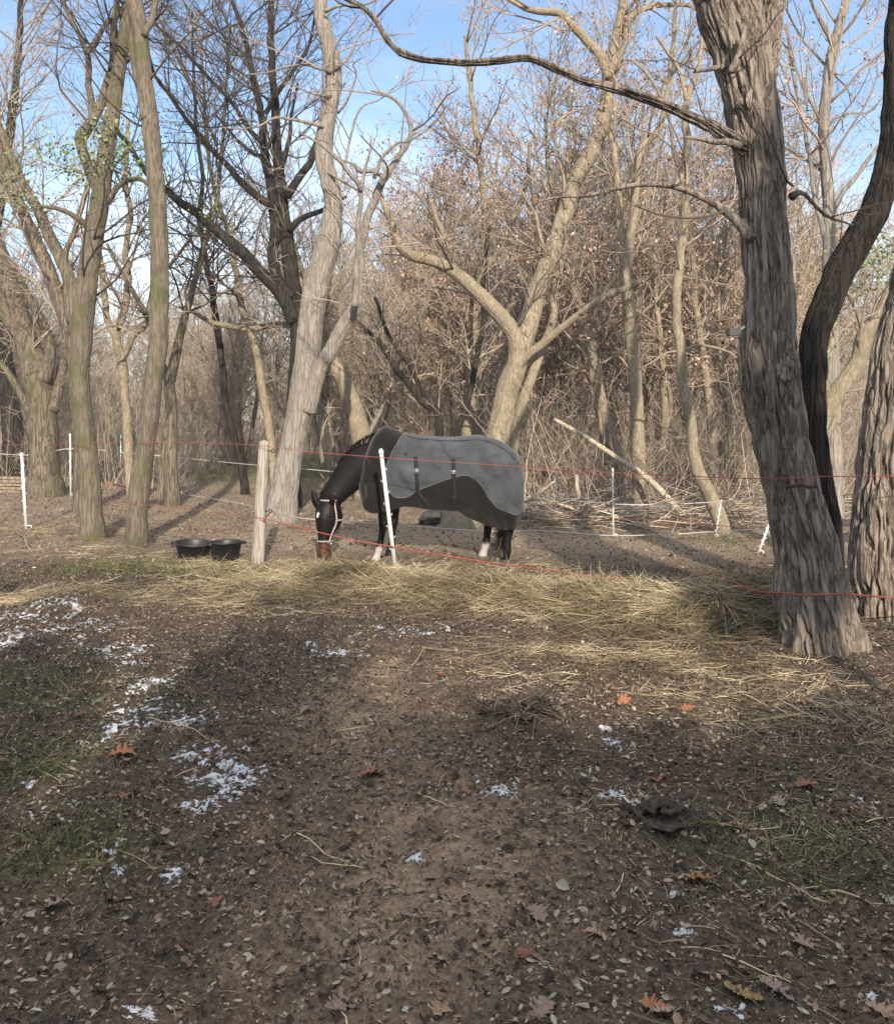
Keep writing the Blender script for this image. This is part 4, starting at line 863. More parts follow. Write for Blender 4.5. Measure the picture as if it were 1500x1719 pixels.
g = G(727, 880); mb = MB(); v, f = lump(.2, 5, (1.1, .9, .75), 22, .3); mb.add(v, f); o = mb.build('boulder', M['dark_board'], loc=(g[0], g[1], .08)); tag(o, 'dark mossy boulder next to the stump under the horse belly', 'boulder')

# ------------------------------------------------------------------ unseen evergreens added behind the viewpoint to shade the foreground
SUN_AZ, SUN_EL = math.radians(9), math.radians(23)      # light comes from behind, a little from the right
def evergreen(seed, h, w, z0=.03, n=1850):
    r = np.random.default_rng(seed); t = MB(); tube(t, [(0, 0, -.2), (.05, 0, h*.5), (0, .05, h*.95)], [.16, .1, .03], 10)
    z = z0 + (1-z0)*r.uniform(0, 1, n)**.9; rad = w*(1.02-z)**.35*(.35+.65*r.random(n)**.5*(1-.25*np.sin(z*9)**2)); a = r.random(n)*2*PI
    c = np.column_stack([np.cos(a)*rad, np.sin(a)*rad, z*h]); lv = MB()
    leaf_cloud(lv, np.repeat(c[:, None], 2, 1), n, .27, .08, .2)
    return t, lv
eg = None
EG = [(-10.5+1.62*k+random.uniform(-.25, .25), -8+random.uniform(-.7, .7), random.uniform(.95, 1.03), 1.) for k in range(13)]
EG = [(x, y, s, 1.12 if x < -1.5 else (.9 if x > 1.3 else 1.)) for x, y, s, z in EG]
EG += [(3.8, -7.3, .95, .85), (3.0, -7.9, .95, .88), (2.45, -7.1, .9, .85)]  # extra unseen trees closing a lit gap in the foreground shade
for i, (x, y, s, zz) in enumerate(EG):
    lab = 'dense dark evergreen tree added out of view to shade the foreground'
    if eg is None:
        t, lv = evergreen(4, 6.3, 1.5); r = empty('unseen_evergreen', (x, y, 0), lab, 'tree', 'evergreens shading the foreground')
        eg = (r, [t.build('trunk', M['bark_dark'], r), lv.build('crown', M['leaf_ever'], r, smooth=False)])
    else:
        r = eg[0].copy(); COL.objects.link(r)
        for c in eg[1]:
            q = c.copy(); COL.objects.link(q); q.parent = r
    r.location = (x, y, 0); r.rotation_euler = (0, 0, i*1.3); r.scale = (s, s, s*zz)
t, lv = evergreen(9, 10.2, .75, .66, 1900); r = empty('unseen_evergreen', (4.85, -8.6, 0), 'tall unseen evergreen with a bare lower trunk, added to shade the furrowed trunk', 'tree')  # unseen tree, crown lifted to shade the furrowed trunk above the hay
t.build('trunk', M['bark_dark'], r); lv.build('crown', M['leaf_ever'], r, smooth=False)

SH = None
for x, y, pi in [(-3.2, -6.2, 0), (.6, -10.5, 3)]:  # unseen bare copies added to throw thin branch shade forward
    r0, ch0 = first[pi] if pi in first else list(first.values())[0]
    r = r0.copy(); COL.objects.link(r); r.location = (x, y, 0); r.rotation_euler = (0, 0, x*2); r.scale = (.85,)*3
    r['label'] = 'tall bare tree added out of view among the evergreens to dapple the paddock'; r['group'] = 'bare trees among the evergreens'
    for c in ch0:
        q = c.copy(); COL.objects.link(q); q.parent = r

# ------------------------------------------------------------------ horse
S = 10.27/F
def hp(px, py, y=0.): return np.array([(px-750)*S, y, (940-py)*S])
HL = G(750, 940); HL[2] = float(gz(0., 10.27, False))+.0
def loft(mb, c, U, V, ru, rv, k=24, exp=2.):
    """closed loft of rings with centre c, axes U, V and radii"""
    n = len(c); a = np.arange(k)*2*PI/k
    ca, sa = np.sign(np.cos(a))*np.abs(np.cos(a))**(2/exp), np.sign(np.sin(a))*np.abs(np.sin(a))**(2/exp)
    v = c[:, None] + (np.asarray(ru)[:, None]*ca)[..., None]*U[:, None] + (np.asarray(rv)[:, None]*sa)[..., None]*V[:, None]
    i = np.arange((n-1)*k).reshape(n-1, k); j = np.roll(i, -1, 1)
    n0 = mb.n
    mb.add(v, np.stack([i, j, j+k, i+k], -1).reshape(-1, 4))
    mb.add(np.stack([c[0], c[-1]]), np.zeros((0, 3)))
    jj = np.arange(k); jn = (jj+1) % k
    mb.f3.append(np.stack([n0+jn, n0+jj, np.full(k, n0+n*k)], -1)); mb.f3.append(np.stack([n0+(n-1)*k+jj, n0+(n-1)*k+jn, np.full(k, n0+n*k+1)], -1))
def chain(mb, pts, n=40, k=18):
    """limb through (px, py, y, r_along, r_across)"""
    q = spline(np.array([[*hp(a, b, y), r1, r2] for a, b, y, r1, r2 in pts]), n)
    c = q[:, :3]; t = np.gradient(c, axis=0); t = nrm(t); V = nrm(np.array([0, 1., 0]) - t*t[:, 1:2]); U = np.cross(V, t)
    loft(mb, c, U, V, q[:, 3], q[:, 4], k)
TOP = [(606, 806), (609, 790), (616, 765), (628, 738), (642, 723), (656, 723), (680, 731), (720, 737), (760, 738), (800, 736), (830, 742), (852, 754), (866, 772), (873, 795), (875, 812)]
BOT = [(606, 822), (609, 832), (616, 842), (628, 850), (642, 852), (656, 851), (680, 848), (720, 849), (760, 850), (800, 848), (830, 846), (852, 848), (866, 846), (873, 838), (875, 825)]
HWD = [.05, .11, .17, .21, .235, .25, .28, .305, .315, .31, .30, .275, .22, .13, .05]
def horse():
    mb = MB()
    arr = spline(np.array([[(t[0]-750)*S, (940-t[1])*S, (940-b[1])*S, w] for t, b, w in zip(TOP, BOT, HWD)]), 70)
    n = len(arr); c = np.column_stack([arr[:, 0], np.zeros(n), (arr[:, 1]+arr[:, 2])/2])
    loft(mb, c, np.tile([0, 1., 0], (n, 1)), np.tile([0, 0, 1.], (n, 1)), np.maximum(arr[:, 3], .02), np.maximum((arr[:, 1]-arr[:, 2])/2, .02), 36, 2.2)
    # neck
    chain(mb, [(668, 775, .0, .28, .17), (640, 777, 0, .285, .155), (612, 781, -.01, .245, .13), (590, 797, -.03, .205, .105), (573, 816, -.05, .165, .09), (560, 834, -.07, .13, .08), (552, 848, -.08, .10, .07)], 44, 26)
    # head
    a = math.radians(32); f = np.array([-math.cos(a), -math.sin(a), 0]); w = np.array([math.sin(a), -math.cos(a), 0])
    p0, p1 = hp(556, 833, -.07), hp(551, 938, -.19); ax = p1-p0
    sec = np.array([(-.03, .05, .05, -.01), (.03, .095, .085, .0), (.12, .135, .105, .015), (.22, .16, .12, .01), (.33, .17, .12, .0), (.43, .155, .105, .0), (.54, .115, .085, .018), (.65, .088, .07, .03), (.76, .08, .066, .034), (.86, .083, .068, .03), (.93, .07, .056, .02), (.975, .05, .043, .01), (1.0, .02, .02, .0)])
    q = spline(sec, 50); c = p0 + ax*q[:, :1] + f*q[:, 3:4]
    loft(mb, c, np.tile(f, (50, 1)), np.tile(w, (50, 1)), q[:, 1], q[:, 2], 26)
    # ears
    for base, tip, rr in ((hp(536, 852, -.10), hp(526, 820, -.13), .062), (hp(561, 846, -.17), hp(562, 822, -.22), .046)):
        q = spline(np.array([[*base, rr*.7], [*(base*.6+tip*.4), rr], [*(base*.25+tip*.75), rr*.6], [*tip, .008]]), 12); t = nrm(np.gradient(q[:, :3], axis=0)); U = nrm(np.cross(t, f)); V = np.cross(U, t)
        loft(mb, q[:, :3], U, V, q[:, 3], q[:, 3]*.7, 12)
    # near fore, far fore, near hind, far hind
    chain(mb, [(638, 800, -.12, .15, .09), (645, 828, -.14, .11, .085), (646, 852, -.14, .083, .07), (645, 870, -.14, .062, .056), (645, 879, -.14, .06, .056), (643, 890, -.14, .042, .042), (640, 906, -.14, .038, .038), (638, 917, -.14, .048, .045), (635, 928, -.14, .04, .04), (633, 934, -.14, .052, .05), (631, 941, -.14, .062, .058)])
    chain(mb, [(650, 800, .12, .15, .09), (657, 828, .14, .11, .085), (659, 852, .14, .083, .07), (659, 870, .14, .062, .056), (659, 879, .14, .06, .056), (658, 890, .14, .042, .042), (657, 906, .14, .038, .038), (656, 917, .14, .048, .045), (653, 928, .14, .04, .04), (652, 934, .14, .05, .05), (650, 941, .14, .06, .056)])
    chain(mb, [(838, 800, -.14, .24, .12), (836, 838, -.16, .17, .10), (845, 862, -.16, .10, .075), (853, 876, -.16, .075, .055), (852, 890, -.16, .055, .047), (850, 906, -.16, .045, .042), (849, 920, -.16, .052, .046), (848, 931, -.16, .042, .042), (847, 937, -.16, .052, .05), (846, 945, -.16, .064, .058)])
    chain(mb, [(832, 800, .14, .24, .12), (815, 838, .16, .17, .10), (818, 858, .16, .10, .075), (823, 870, .16, .08, .055), (820, 886, .16, .055, .047), (818, 904, .16, .046, .042), (816, 917, .16, .054, .046), (813, 928, .16, .044, .042), (811, 934, .16, .054, .05), (810, 943, .16, .064, .058)])
    tmp = mb.build('tmp', None)
    m = tmp.modifiers.new('r', 'REMESH'); m.mode = 'VOXEL'; m.voxel_size = .013; m.use_smooth_shade = True
    m2 = tmp.modifiers.new('s', 'SMOOTH'); m2.factor = .5; m2.iterations = 6
    dg = bpy.context.evaluated_depsgraph_get(); me = bpy.data.meshes.new_from_object(tmp.evaluated_get(dg)); bpy.data.objects.remove(tmp)
    co = np.empty(len(me.vertices)*3, np.float32); me.vertices.foreach_get('co', co); co = co.reshape(-1, 3)
    tx = (co - p0) @ ax / (ax @ ax); hd = (np.linalg.norm(co - (p0 + tx[:, None]*ax), axis=1) < .24) & (co[:, 0] < (590-750)*S)
    px, py = co[:, 0]/S+750, 940-co[:, 2]/S
    def ss(a0, b0, v): t = np.clip((v-a0)/(b0-a0), 0, 1); return t*t*(3-2*t)
    coat = np.array([.0038, .0028, .0025]); C = np.tile(coat, (len(co), 1))
    def lay(mask, col): C[:] = C*(1-mask[:, None]) + np.array(col)*mask[:, None]
    jag = (fbm(co[:, 0]*14, co[:, 1]*14, co[:, 2]*14, 77, 3)-.5)
    lay(.6*ss(.2, .6, fbm(co[:, 0]*3, co[:, 1]*3, co[:, 2]*3, 12, 3)), (.0065, .0043, .0036))
    lay(hd*ss(.70, .76, tx+jag*.04)*(1-ss(.9, .95, tx+jag*.05)), (.075, .026, .015))
    lay(hd*ss(.91, .96, tx+jag*.05), (.035, .026, .024))
    star = np.exp(-(((co - (p0+ax*.33+f*.17+w*.03)) @ w)/.014)**4 - ((tx-.30)/.035)**4)*((co-(p0+ax*tx[:, None])) @ f > .05)
    lay(hd*np.clip(star*1.6+jag*.3*star, 0, 1), (.62, .60, .57))
    lay(ss(913, 918, py+jag*10)*(1-ss(936, 937.5, py))*(~hd)*((co[:, 1] < -.05)*(px < 700)*(px > 600) + (co[:, 1] > .05)*(px > 800)*(px < 832)), (.36, .335, .305))
    lay(ss(935.5, 937, py), (.10, .09, .08))
    at = me.color_attributes.new('coat', 'FLOAT_COLOR', 'POINT'); at.data.foreach_set('color', np.column_stack([C, np.ones(len(co))]).astype(np.float32).ravel())
    mt, nt, b = new_mat('horse_coat'); an = nd(nt, 'ShaderNodeAttribute'); an.attribute_name = 'coat'; nt.links.new(an.outputs['Color'], b.inputs['Base Color'])
    b.inputs['Roughness'].default_value = .5; b.inputs['Specular IOR Level'].default_value = .18; b.inputs['Sheen Weight'].default_value = .0; b.inputs['Sheen Roughness'].default_value = .4
    tc = nd(nt, 'ShaderNodeTexCoord'); nz = nd(nt, 'ShaderNodeTexNoise', Scale=60., Detail=5.); nt.links.new(tc.outputs['Object'], nz.inputs[0]); bp = nd(nt, 'ShaderNodeBump', Strength=.25, Distance=.004); nt.links.new(nz.outputs['Fac'], bp.inputs['Height']); nt.links.new(bp.outputs[0], b.inputs['Normal'])
    me.materials.clear(); me.materials.append(mt); me.name = 'body'
    root = empty('horse', HL, 'dark brown horse with white star grazing in a grey and brown rug', 'horse')
    bd = bpy.data.objects.new('body', me); COL.objects.link(bd); bd.parent = root
    # eyes
    me_ = mat_plain('eye', (.008, .006, .005), .1, .1, 5., spec=.6)
    for sg in (1, -1):
        v, fc = lump(.024, 1, (1, 1, 1), 14, 0); e = MB(); e.add(v + p0+ax*.27+f*.055+w*.108*sg, fc); e.build('eye', me_, root)
    # mane and forelock, tail
    hair = mat_plain('black_hair', (.010, .008, .007), .45, .3, 20., spec=.4)
    m_ = MB(); n = 700; t = rng.random(n); crest = spline(np.array([[*hp(*q)] for q in [(640, 721), (616, 731), (592, 748), (572, 775), (556, 802), (543, 826), (537, 838)]]), 60)
    i = (t*59).astype(int); p = crest[i] + np.column_stack([rng.normal(0, .008, n), rng.normal(.0, .02, n)-.07*t, rng.normal(-.012, .008, n)])
    d = nrm(np.column_stack([rng.normal(-.25, .25, n), rng.uniform(.2, 1, n), rng.normal(-.1, .2, n)])); ribbons(m_, p, d, rng.uniform(.07, .16, n), rng.uniform(.004, .009, n), np.column_stack([np.zeros(n), np.zeros(n), -rng.uniform(.06, .14, n)]), rng.random(n))
    m_.build('mane', hair, root)
    t_ = MB(); n = 420; st = hp(872, 830, 0) + np.column_stack([rng.normal(-.03, .02, n), rng.normal(0, .03, n), rng.uniform(-.25, .02, n)])
    en = hp(838, 925, .02) + np.column_stack([rng.normal(0, .045, n), rng.normal(0, .04, n), rng.uniform(-.05, .25, n)]); L = np.linalg.norm(en-st, axis=1)
    ribbons(t_, st, (en-st)/L[:, None], L, rng.uniform(.005, .01, n), np.column_stack([rng.normal(0, .02, n), rng.normal(0, .02, n), np.zeros(n)]), rng.random(n), 4); t_.build('tail', hair, root)
    # halter
    hm = mat_plain('pale_webbing', (.30, .25, .23), .7, .15, 60.)
    hl = MB()
    def band(t0, t1, sc=1.05, a0=0, a1=2*PI, r=.011):
        th = np.linspace(a0, a1, 40); tt = np.interp(np.linspace(0, 1, 40), [0, 1], [t0, t1])
        Q = np.array([[np.interp(x, sec[:, 0], sec[:, k]) for k in (1, 2, 3)] for x in tt])
        pts = p0 + ax*tt[:, None] + f*(Q[:, 2]+Q[:, 0]*sc*np.cos(th))[:, None] + w*(Q[:, 1]*sc*np.sin(th))[:, None]
        tube(hl, pts, r, 6)
    band(.68, .68, 1.05, r=.010); band(.05, .05, 1.07)
    band(.70, .08, 1.06, 1.9, 1.75); band(.70, .08, 1.06, -1.9, -1.75); band(.36, .36, 1.04, 1.8, 2*PI-1.8)
    ho = hl.build('halter', hm, root)
    rg = MB()
    for th in (1.9, -1.9):
        c = p0+ax*.70 + f*(.032+.085*1.09*math.cos(th)) + w*(.068*1.12*math.sin(th)); an_ = np.linspace(0, 2*PI, 20); tube(rg, c + np.outer(np.cos(an_)*.02, f) + np.outer(np.sin(an_)*.02, [0, 0, 1.]), .004, 6)
    rg.build('ring', M['steel'], ho)
    return root
HORSE = horse()

def blanket(root):
    top = [(605, 802), (608, 786), (615, 762), (627, 734), (642, 718), (656, 718), (680, 727), (720, 733), (760, 734), (800, 731), (830, 737), (854, 750), (869, 768), (876, 792), (878, 812)]
    hem = [(605, 826), (608, 838), (615, 851), (627, 858), (642, 857), (656, 854), (680, 846), (715, 849), (745, 852), (766, 853), (785, 864), (815, 876), (845, 884), (862, 882), (868, 868), (874, 857), (878, 855)]
    n, k = 340, 260
    arr = spline(np.array([[t[0], t[1], w*1.07+.04] for t, w in zip(top, HWD)]), n); px = arr[:, 0]; tz = (940-arr[:, 1])*S; hw = arr[:, 2]
    hz = (940-np.interp(px, [h[0] for h in hem], [h[1] for h in hem]))*S
    zw = np.minimum(tz-.14, (940-805)*S + .0*px); zw = np.minimum(zw, tz-.05); hz = np.minimum(hz, zw-.02)
    t = np.linspace(-1, 1, k); at_ = np.abs(t); T0 = .5
    th = np.clip(at_/T0, 0, 1)*PI/2
    e = 2/2.35
    yy = hw[:, None]*np.sign(t)[None]*(np.sin(th)**e)[None]
    zz = np.where(at_[None] < T0, zw[:, None] + (tz-zw)[:, None]*(np.clip(np.cos(th), 0, 1)**e)[None], zw[:, None] + (hz-zw)[:, None]*((at_-T0)/(1-T0))[None])
    drop = np.clip((at_-T0)/(1-T0), 0, 1)[None]
    X = np.broadcast_to(((px-750)*S)[:, None], (n, k))
    # hang: slight taper in at the belly, folds and quilting
    yy = yy*(1 - .10*drop)
    fold = (fbm(X*5.5, zz*1.6, np.sign(t)[None]+2, 51, 4)-.5)*.18*(.35+drop) + (fbm(X*2.2+zz*3, zz*4-X*2, 4+np.sign(t)[None], 52, 3)-.5)*.09
    rgd = (1-np.abs(2*fbm(X*4+zz*2.5, zz*1.5-X*1.2, 7+np.sign(t)[None], 53, 2)-1))**4
    fold = fold - rgd*.075*(.25+.75*np.clip(at_[None]*2, 0, 1)) + np.sin(X*34+zz*7+fbm(X*3, zz*3, 0., 54, 2)*9)*.013*drop**2
    # drooping folds below the two girth straps
    for sx in (700, 761): fold = fold - .02*np.exp(-((X-(sx-750)*S)/.035)**2)*np.clip(1-np.abs(zz-(940-800)*S)/.35, 0, 1)
    fold = np.clip(fold, -.032, .05)
    yy = yy + np.sign(t)[None]*fold*np.clip((at_[None]-.04)/.3, 0, 1)
    v = np.stack([X + (fbm(zz*4, X*2, 1., 57, 3)-.5)*.02*drop, yy, zz + (fbm(X*6, t[None]*3, 2., 58, 2)-.5)*.01], -1)
    PX, PY = v[..., 0]/S+750, 940-v[..., 2]/S
    bx = [(690, 700), (681, 722), (671, 738), (660, 758), (651, 782), (648, 800), (651, 815), (657, 824), (664, 830), (672, 832), (687, 830), (703, 819), (729, 809), (750, 801), (765, 797), (777, 795), (786, 796), (795, 800), (802, 806), (810, 817), (819, 832), (826, 841), (834, 848), (848, 854), (864, 859), (876, 855), (895, 850)]
    bl = spline(np.array(bx, float), 300)
    # gray where inside the region above the curve
    poly = np.vstack([bl, [[895, 650], [690, 650]]])
    def inside(x, y):
        r = np.zeros(x.shape, bool); m = len(poly); j = m-1
        for i in range(m):
            (xi, yi), (xj, yj) = poly[i], poly[j]
            c = ((yi > y) != (yj > y)) & (x < (xj-xi)*(y-yi)/((yj-yi)+1e-12)+xi); r ^= c; j = i
        return r
    idx = np.arange(n*k).reshape(n, k); quads = np.stack([idx[:-1, :-1], idx[1:, :-1], idx[1:, 1:], idx[:-1, 1:]], -1).reshape(-1, 4)
    vv = v.reshape(-1, 3); cen = vv[quads].mean(1); g = inside(cen[:, 0]/S+750, 940-cen[:, 2]/S)
    def fabric(name, lo, hi):
        m, nt, b = new_mat(name); tc = nd(nt, 'ShaderNodeTexCoord'); n1 = nd(nt, 'ShaderNodeTexNoise', Scale=3.5, Detail=7., Roughness=.65); n2 = nd(nt, 'ShaderNodeTexNoise', Scale=160., Detail=2.)
        nt.links.new(tc.outputs['Object'], n1.inputs[0]); nt.links.new(tc.outputs['Object'], n2.inputs[0])
        c = ramp(nt, n1.outputs['Fac'], [(.3, lo), (.68, hi)]); c = mixc(nt, .25, c, ramp(nt, n2.outputs['Fac'], [(.3, tuple(x*.5 for x in lo)), (.7, hi)]))
        nt.links.new(c, b.inputs['Base Color']); b.inputs['Roughness'].default_value = .92; b.inputs['Specular IOR Level'].default_value = .15; b.inputs['Sheen Weight'].default_value = .15
        bp = nd(nt, 'ShaderNodeBump', Strength=.5, Distance=.012); nt.links.new(n1.outputs['Fac'], bp.inputs['Height']); nt.links.new(bp.outputs[0], b.inputs['Normal']); return m
    def sub(mask, name, mat, par):
        q = quads[mask]; u, inv = np.unique(q, return_inverse=True); m = MB(); m.add(vv[u], inv.reshape(-1, 4)); o = m.build(name, mat, par)
        so = o.modifiers.new('thick', 'SOLIDIFY'); so.thickness = .012; so.offset = 0; return o
    bo = sub(~g, 'rug', fabric('brown_fleece', (.0055, .0045, .004), (.015, .012, .010)), root); bo['label'] = 'winter rug with grey side panels over dark brown'
    sub(g, 'side_panel', fabric('grey_fleece', (.027, .0275, .029), (.075, .083, .094)), bo)
    # surface finder on the near side
    near = v[:, :k//2].reshape(-1, 3)
    def on(px_, py_, off=.012):
        d2 = (near[:, 0]-(px_-750)*S)**2 + (near[:, 2]-(940-py_)*S)**2; i = np.argmin(d2); return near[i] + np.array([0, -off, 0])
    pp = MB(); pts = np.array([on(a, b, .006) for a, b in bl[::3] if 648 <= a <= 876 and b > 719]); tube(pp, spline(pts, 200), .005, 5); pp.build('piping', mat_plain('piping', (.11, .11, .105), .8), bo)
    sp = MB(); pts = np.array([on(a, b, .008) for a, b in [(682, 731), (700, 736), (730, 739), (760, 740), (790, 738), (815, 740), (838, 750), (856, 764), (866, 778)]]); tube(sp, spline(pts, 60), .010, 6); sp.build('binding', mat_plain('dark_binding', (.02, .022, .026), .8), bo)
    wm = mat_plain('dark_webbing', (.013, .012, .012), .8, .2, 60.)
    for path in ([(699, 764), (700, 787), (701, 805), (704, 822), (712, 834), (722, 845)], [(761, 768), (761, 788), (762, 808), (763, 822), (761, 838)]):
        st = MB(); c = spline(np.array([on(a, b, .014) for a, b in path]), 40); x = np.zeros_like(c); x[:, 0] = .022
        vv2 = np.stack([c-x, c+x, c+x+[0, .006, 0], c-x+[0, .006, 0]], 1).reshape(-1, 3); i = np.arange(39)*4
        q = np.concatenate([np.stack([i+a, i+b, i+4+b, i+4+a], -1) for a, b in ((0, 1), (1, 2), (2, 3), (3, 0))]); st.add(vv2, q)
        so = st.build('strap', wm, bo)
        bk = MB(); c = on(path[1][0], path[1][1], .026)
        box(bk, c+[0, 0, .016], (.05, .008, .008)); box(bk, c-[0, 0, .016], (.05, .008, .008)); box(bk, c+[-.021, 0, 0], (.008, .008, .024)); box(bk, c+[.021, 0, 0], (.008, .008, .024)); box(bk, c+[.008, -.004, 0], (.04, .006, .010))
        bk.build('buckle', M['steel'], bo)
    kn = MB(); v_, f_ = lump(.02, 2, (1.3, .5, .9), 12, .1); kn.add(v_ + on(763, 831, .02), f_); v_, f_ = lump(.014, 2, (1, .5, 1), 12, .1); kn.add(v_ + on(682, 761, .012), f_); kn.build('fastener', wm, bo)
blanket(HORSE)

# ------------------------------------------------------------------ fence
def tread_post(label, top, bot, d, w=.04):
    """white plastic tread-in post: shaft with cross rib, lugs and a foot step"""
    a, b = P(*bot, d), P(*top, d); a[2] = float(gz(a[0], a[1]))
    root = empty('tread_in_post', a, label, 'fence post'); ax = b-a; L = np.linalg.norm(ax); u = ax/L
    xa = nrm(np.array([1., 0, 0]) - u*u[0]); ya = np.cross(u, xa); R = np.column_stack([xa, ya, u])
    m = MB(); box(m, u*L*.5, (w, w*.28, L), R); box(m, u*L*.5, (w*.3, w*.7, L-.01), R); m.build('shaft', M['white_plastic'], root)
    for k in range(8):
        g_ = MB(); s = 1 if k % 2 else -1; c = u*L*(.2+.095*k) + xa*(w*.5+.008)*s
        box(g_, c, (.02, .010, .006), R); box(g_, c + xa*.008*s + u*.009, (.005, .010, .018), R); g_.build('lug', M['white_plastic'], root)
    c_ = MB(); box(c_, u*(L+.02), (w*1.25, w*.8, .04), R); box(c_, u*(L+.048), (w*.8, w*.55, .016), R); c_.build('cap', M['white_plastic'], root)
    s_ = MB(); q_ = w/.04; box(s_, u*.05 + xa*.045*q_, (.09*q_, .03*q_, .012), R); box(s_, u*.03 + xa*.085*q_, (.012, .022*q_, .04), R); s_.build('foot_step', M['white_plastic'], root)
    return root
tread_post('white plastic tread-in post leaning left in the hay before the horse', (640, 762), (664, 965), 9.3)
tread_post('white plastic tread-in post alone at the far left of the clearing', (37, 766), (44, 892), 12.9)
tread_post('white tread-in post standing between the gnarled tree and the left twin trunk', (118, 732), (119, 836), 18.1, .032)
tread_post('white tread-in post in the sun right of the twin trunks', (301, 762), (299, 829), 19.1, .035)
tread_post('thin white tread-in post right of the horse holding tape before the brush', (1028, 792), (1029, 901), 12.3, .022)
tread_post('short white tread-in post slanting against the furrowed trunk', (1292, 875), (1272, 928), 10.9, .026)
tread_post('slim white tread-in post at the foot of the sinuous trunk', (1209, 845), (1200, 900), 12.4, .014)
tread_post('small tilted white post in the brushwood near the rump', (931, 803), (937, 848), 16.6, .035)
tread_post('second small white post in the brushwood, straighter than its tilted neighbour', (940, 806), (941, 845), 16.8, .03)
for px, lab in ((203, 'left one of two thin steel stakes between the twin trunks'), (209, 'right one of two thin steel stakes between the twin trunks')):
    a, b = P(px, 812, 22), P(px, 732, 22); a[2] = float(gz(a[0], a[1], False)); mb = MB(); tube(mb, [a, b], .02, 8); tube(mb, [b, b+[0, 0, .03]], .028, 8); o = mb.build('stake', M['steel'], origin=a, loc=a); tag(o, lab, 'stake')
def wood_post():
    d = 9.86; a, b = P(433, 950, d), P(443, 742, d); a[2] = float(gz(a[0], a[1]))
    root = empty('wooden_post', a, 'grey weathered round wooden fence post beside the black tubs', 'fence post')
    n, k = 60, 28; q = a + (b-a)*np.linspace(-.12, 1, n)[:, None] - a; an = np.arange(k)*2*PI/k
    mb = MB(); tubes(mb, q[None], np.linspace(.074, .058, n)[None], k, (1+.12*(fbm(np.cos(an)[None]*2.2, np.sin(an)[None]*2.2, np.linspace(0, 1.5, n)[:, None]*1.2, 13, 4)-.5))[None]); mb.build('shaft', M['post_wood'], root)
    for z, sgn in ((.44, 1), (.93, 1)):
        i = MB(); c = (b-a)*z + np.array([.055*sgn, -.03, 0]); tube(i, [c, c+[.05, -.01, .0]], .006, 6); th = np.linspace(0, 2*PI, 16); tube(i, c+np.column_stack([.065+.02*np.cos(th), -.01+0*th, .02*np.sin(th)]), .006, 6); i.build('insulator', M['black_plastic'], root)
wood_post()
mb = MB(); a = P(452, 872, 9.7); tube(mb, spline(np.array([P(443, 872, 9.75), P(452, 862, 9.7), P(459, 858, 9.65)]), 10), np.linspace(.009, .004, 10), 6)
o = mb.build('twig', M['twig_dark'], origin=P(443, 872, 9.75), loc=P(443, 872, 9.75)); tag(o, 'dark forked twig caught against the wooden post', 'twig')

def cord(label, pts, r, mat, name='red_twine', group=None, flat=False):
    w = np.array([P(*q) for q in pts]); n = max(30, len(w)*14); c = spline(w, n)
    c[:, 2] = np.maximum(c[:, 2], gz(c[:, 0], c[:, 1])+.02+.15*np.clip(hay_h(c[:, 0], c[:, 1])/.1, 0, 1)); ke = np.ones(9)/9; zz_ = np.pad(c[:, 2], 8, mode='edge'); c[:, 2] = np.convolve(np.convolve(zz_, ke, 'same'), ke, 'same')[8:-8]; mb = MB()
    if flat:
        t = nrm(np.gradient(c, axis=0)); up = nrm(np.array([0, .35, 1.]) - t*(t @ np.array([0, .35, 1.]))[:, None]); s = np.cross(t, up)
        tw = (fbm(np.linspace(0, 6, n), 0, 0, 8, 2)-.5)*1.6; up = up*np.cos(tw)[:, None] + s*np.sin(tw)[:, None]; s = np.cross(t, up)
        v = np.stack([c-up*r-s*.0015, c+up*r-s*.0015, c+up*r+s*.0015, c-up*r+s*.0015], 1).reshape(-1, 3); i = np.arange(n-1)*4
        mb.add(v, np.concatenate([np.stack([i+a, i+b, i+4+b, i+4+a], -1) for a, b in ((0, 1), (1, 2), (2, 3), (3, 0))]))
    else: tube(mb, c, r, 6)
    o = mb.build(name, mat, origin=w[0], loc=w[0]); tag(o, label, 'fence line', group); return o
RC, WT = M['red_cord'], M['white_tape']
cord('upper red fence cord stretched across the horse to the furrowed trunk', [(505, 757, 9.55), (560, 762, 9.5), (640, 768, 9.28), (760, 776, 8.9), (880, 784, 8.5), (1000, 792, 8.), (1120, 798, 7.4), (1240, 803, 6.6), (1285, 803, 5.98), (1330, 801, 5.75), (1385, 800, 6.0), (1500, 799, 6.4), (1600, 799, 6.6)], .0034, RC)
cord('upper red fence cord running from wooden post to the left edge', [(505, 757, 9.55), (443, 748, 9.72), (350, 744, 10.2), (266, 742, 10.95), (200, 742, 11.1), (140, 744, 11.4), (60, 746, 12), (-60, 748, 13)], .0028, RC)
cord('lower red fence cord sagging over the hay to the furrowed trunk', [(436, 868, 9.72), (520, 890, 9.5), (600, 908, 9.35), (659, 918, 9.25), (740, 932, 8.9), (840, 947, 8.5), (950, 961, 8.1), (1060, 976, 7.6), (1160, 986, 7.1), (1260, 992, 6.5), (1308, 996, 5.95), (1360, 996, 5.65), (1428, 998, 5.9), (1500, 1004, 6.2), (1600, 1012, 6.4)], .006, RC)
cord('lower red fence cord from the wooden post past the right twin trunk', [(436, 868, 9.72), (380, 864, 10.2), (300, 851, 10.7), (236, 847, 10.95), (170, 838, 11.6)], .003, RC)
cord('bright red cord stub tied between the twin trunks', [(178, 810, 14), (195, 814, 14), (212, 818, 14)], .012, RC)
cord('thin red cord through the brush behind the horse rump', [(880, 800, 13.6), (960, 797, 13.2), (1030, 800, 12.3), (1130, 806, 11.6), (1250, 802, 11)], .0035, RC)
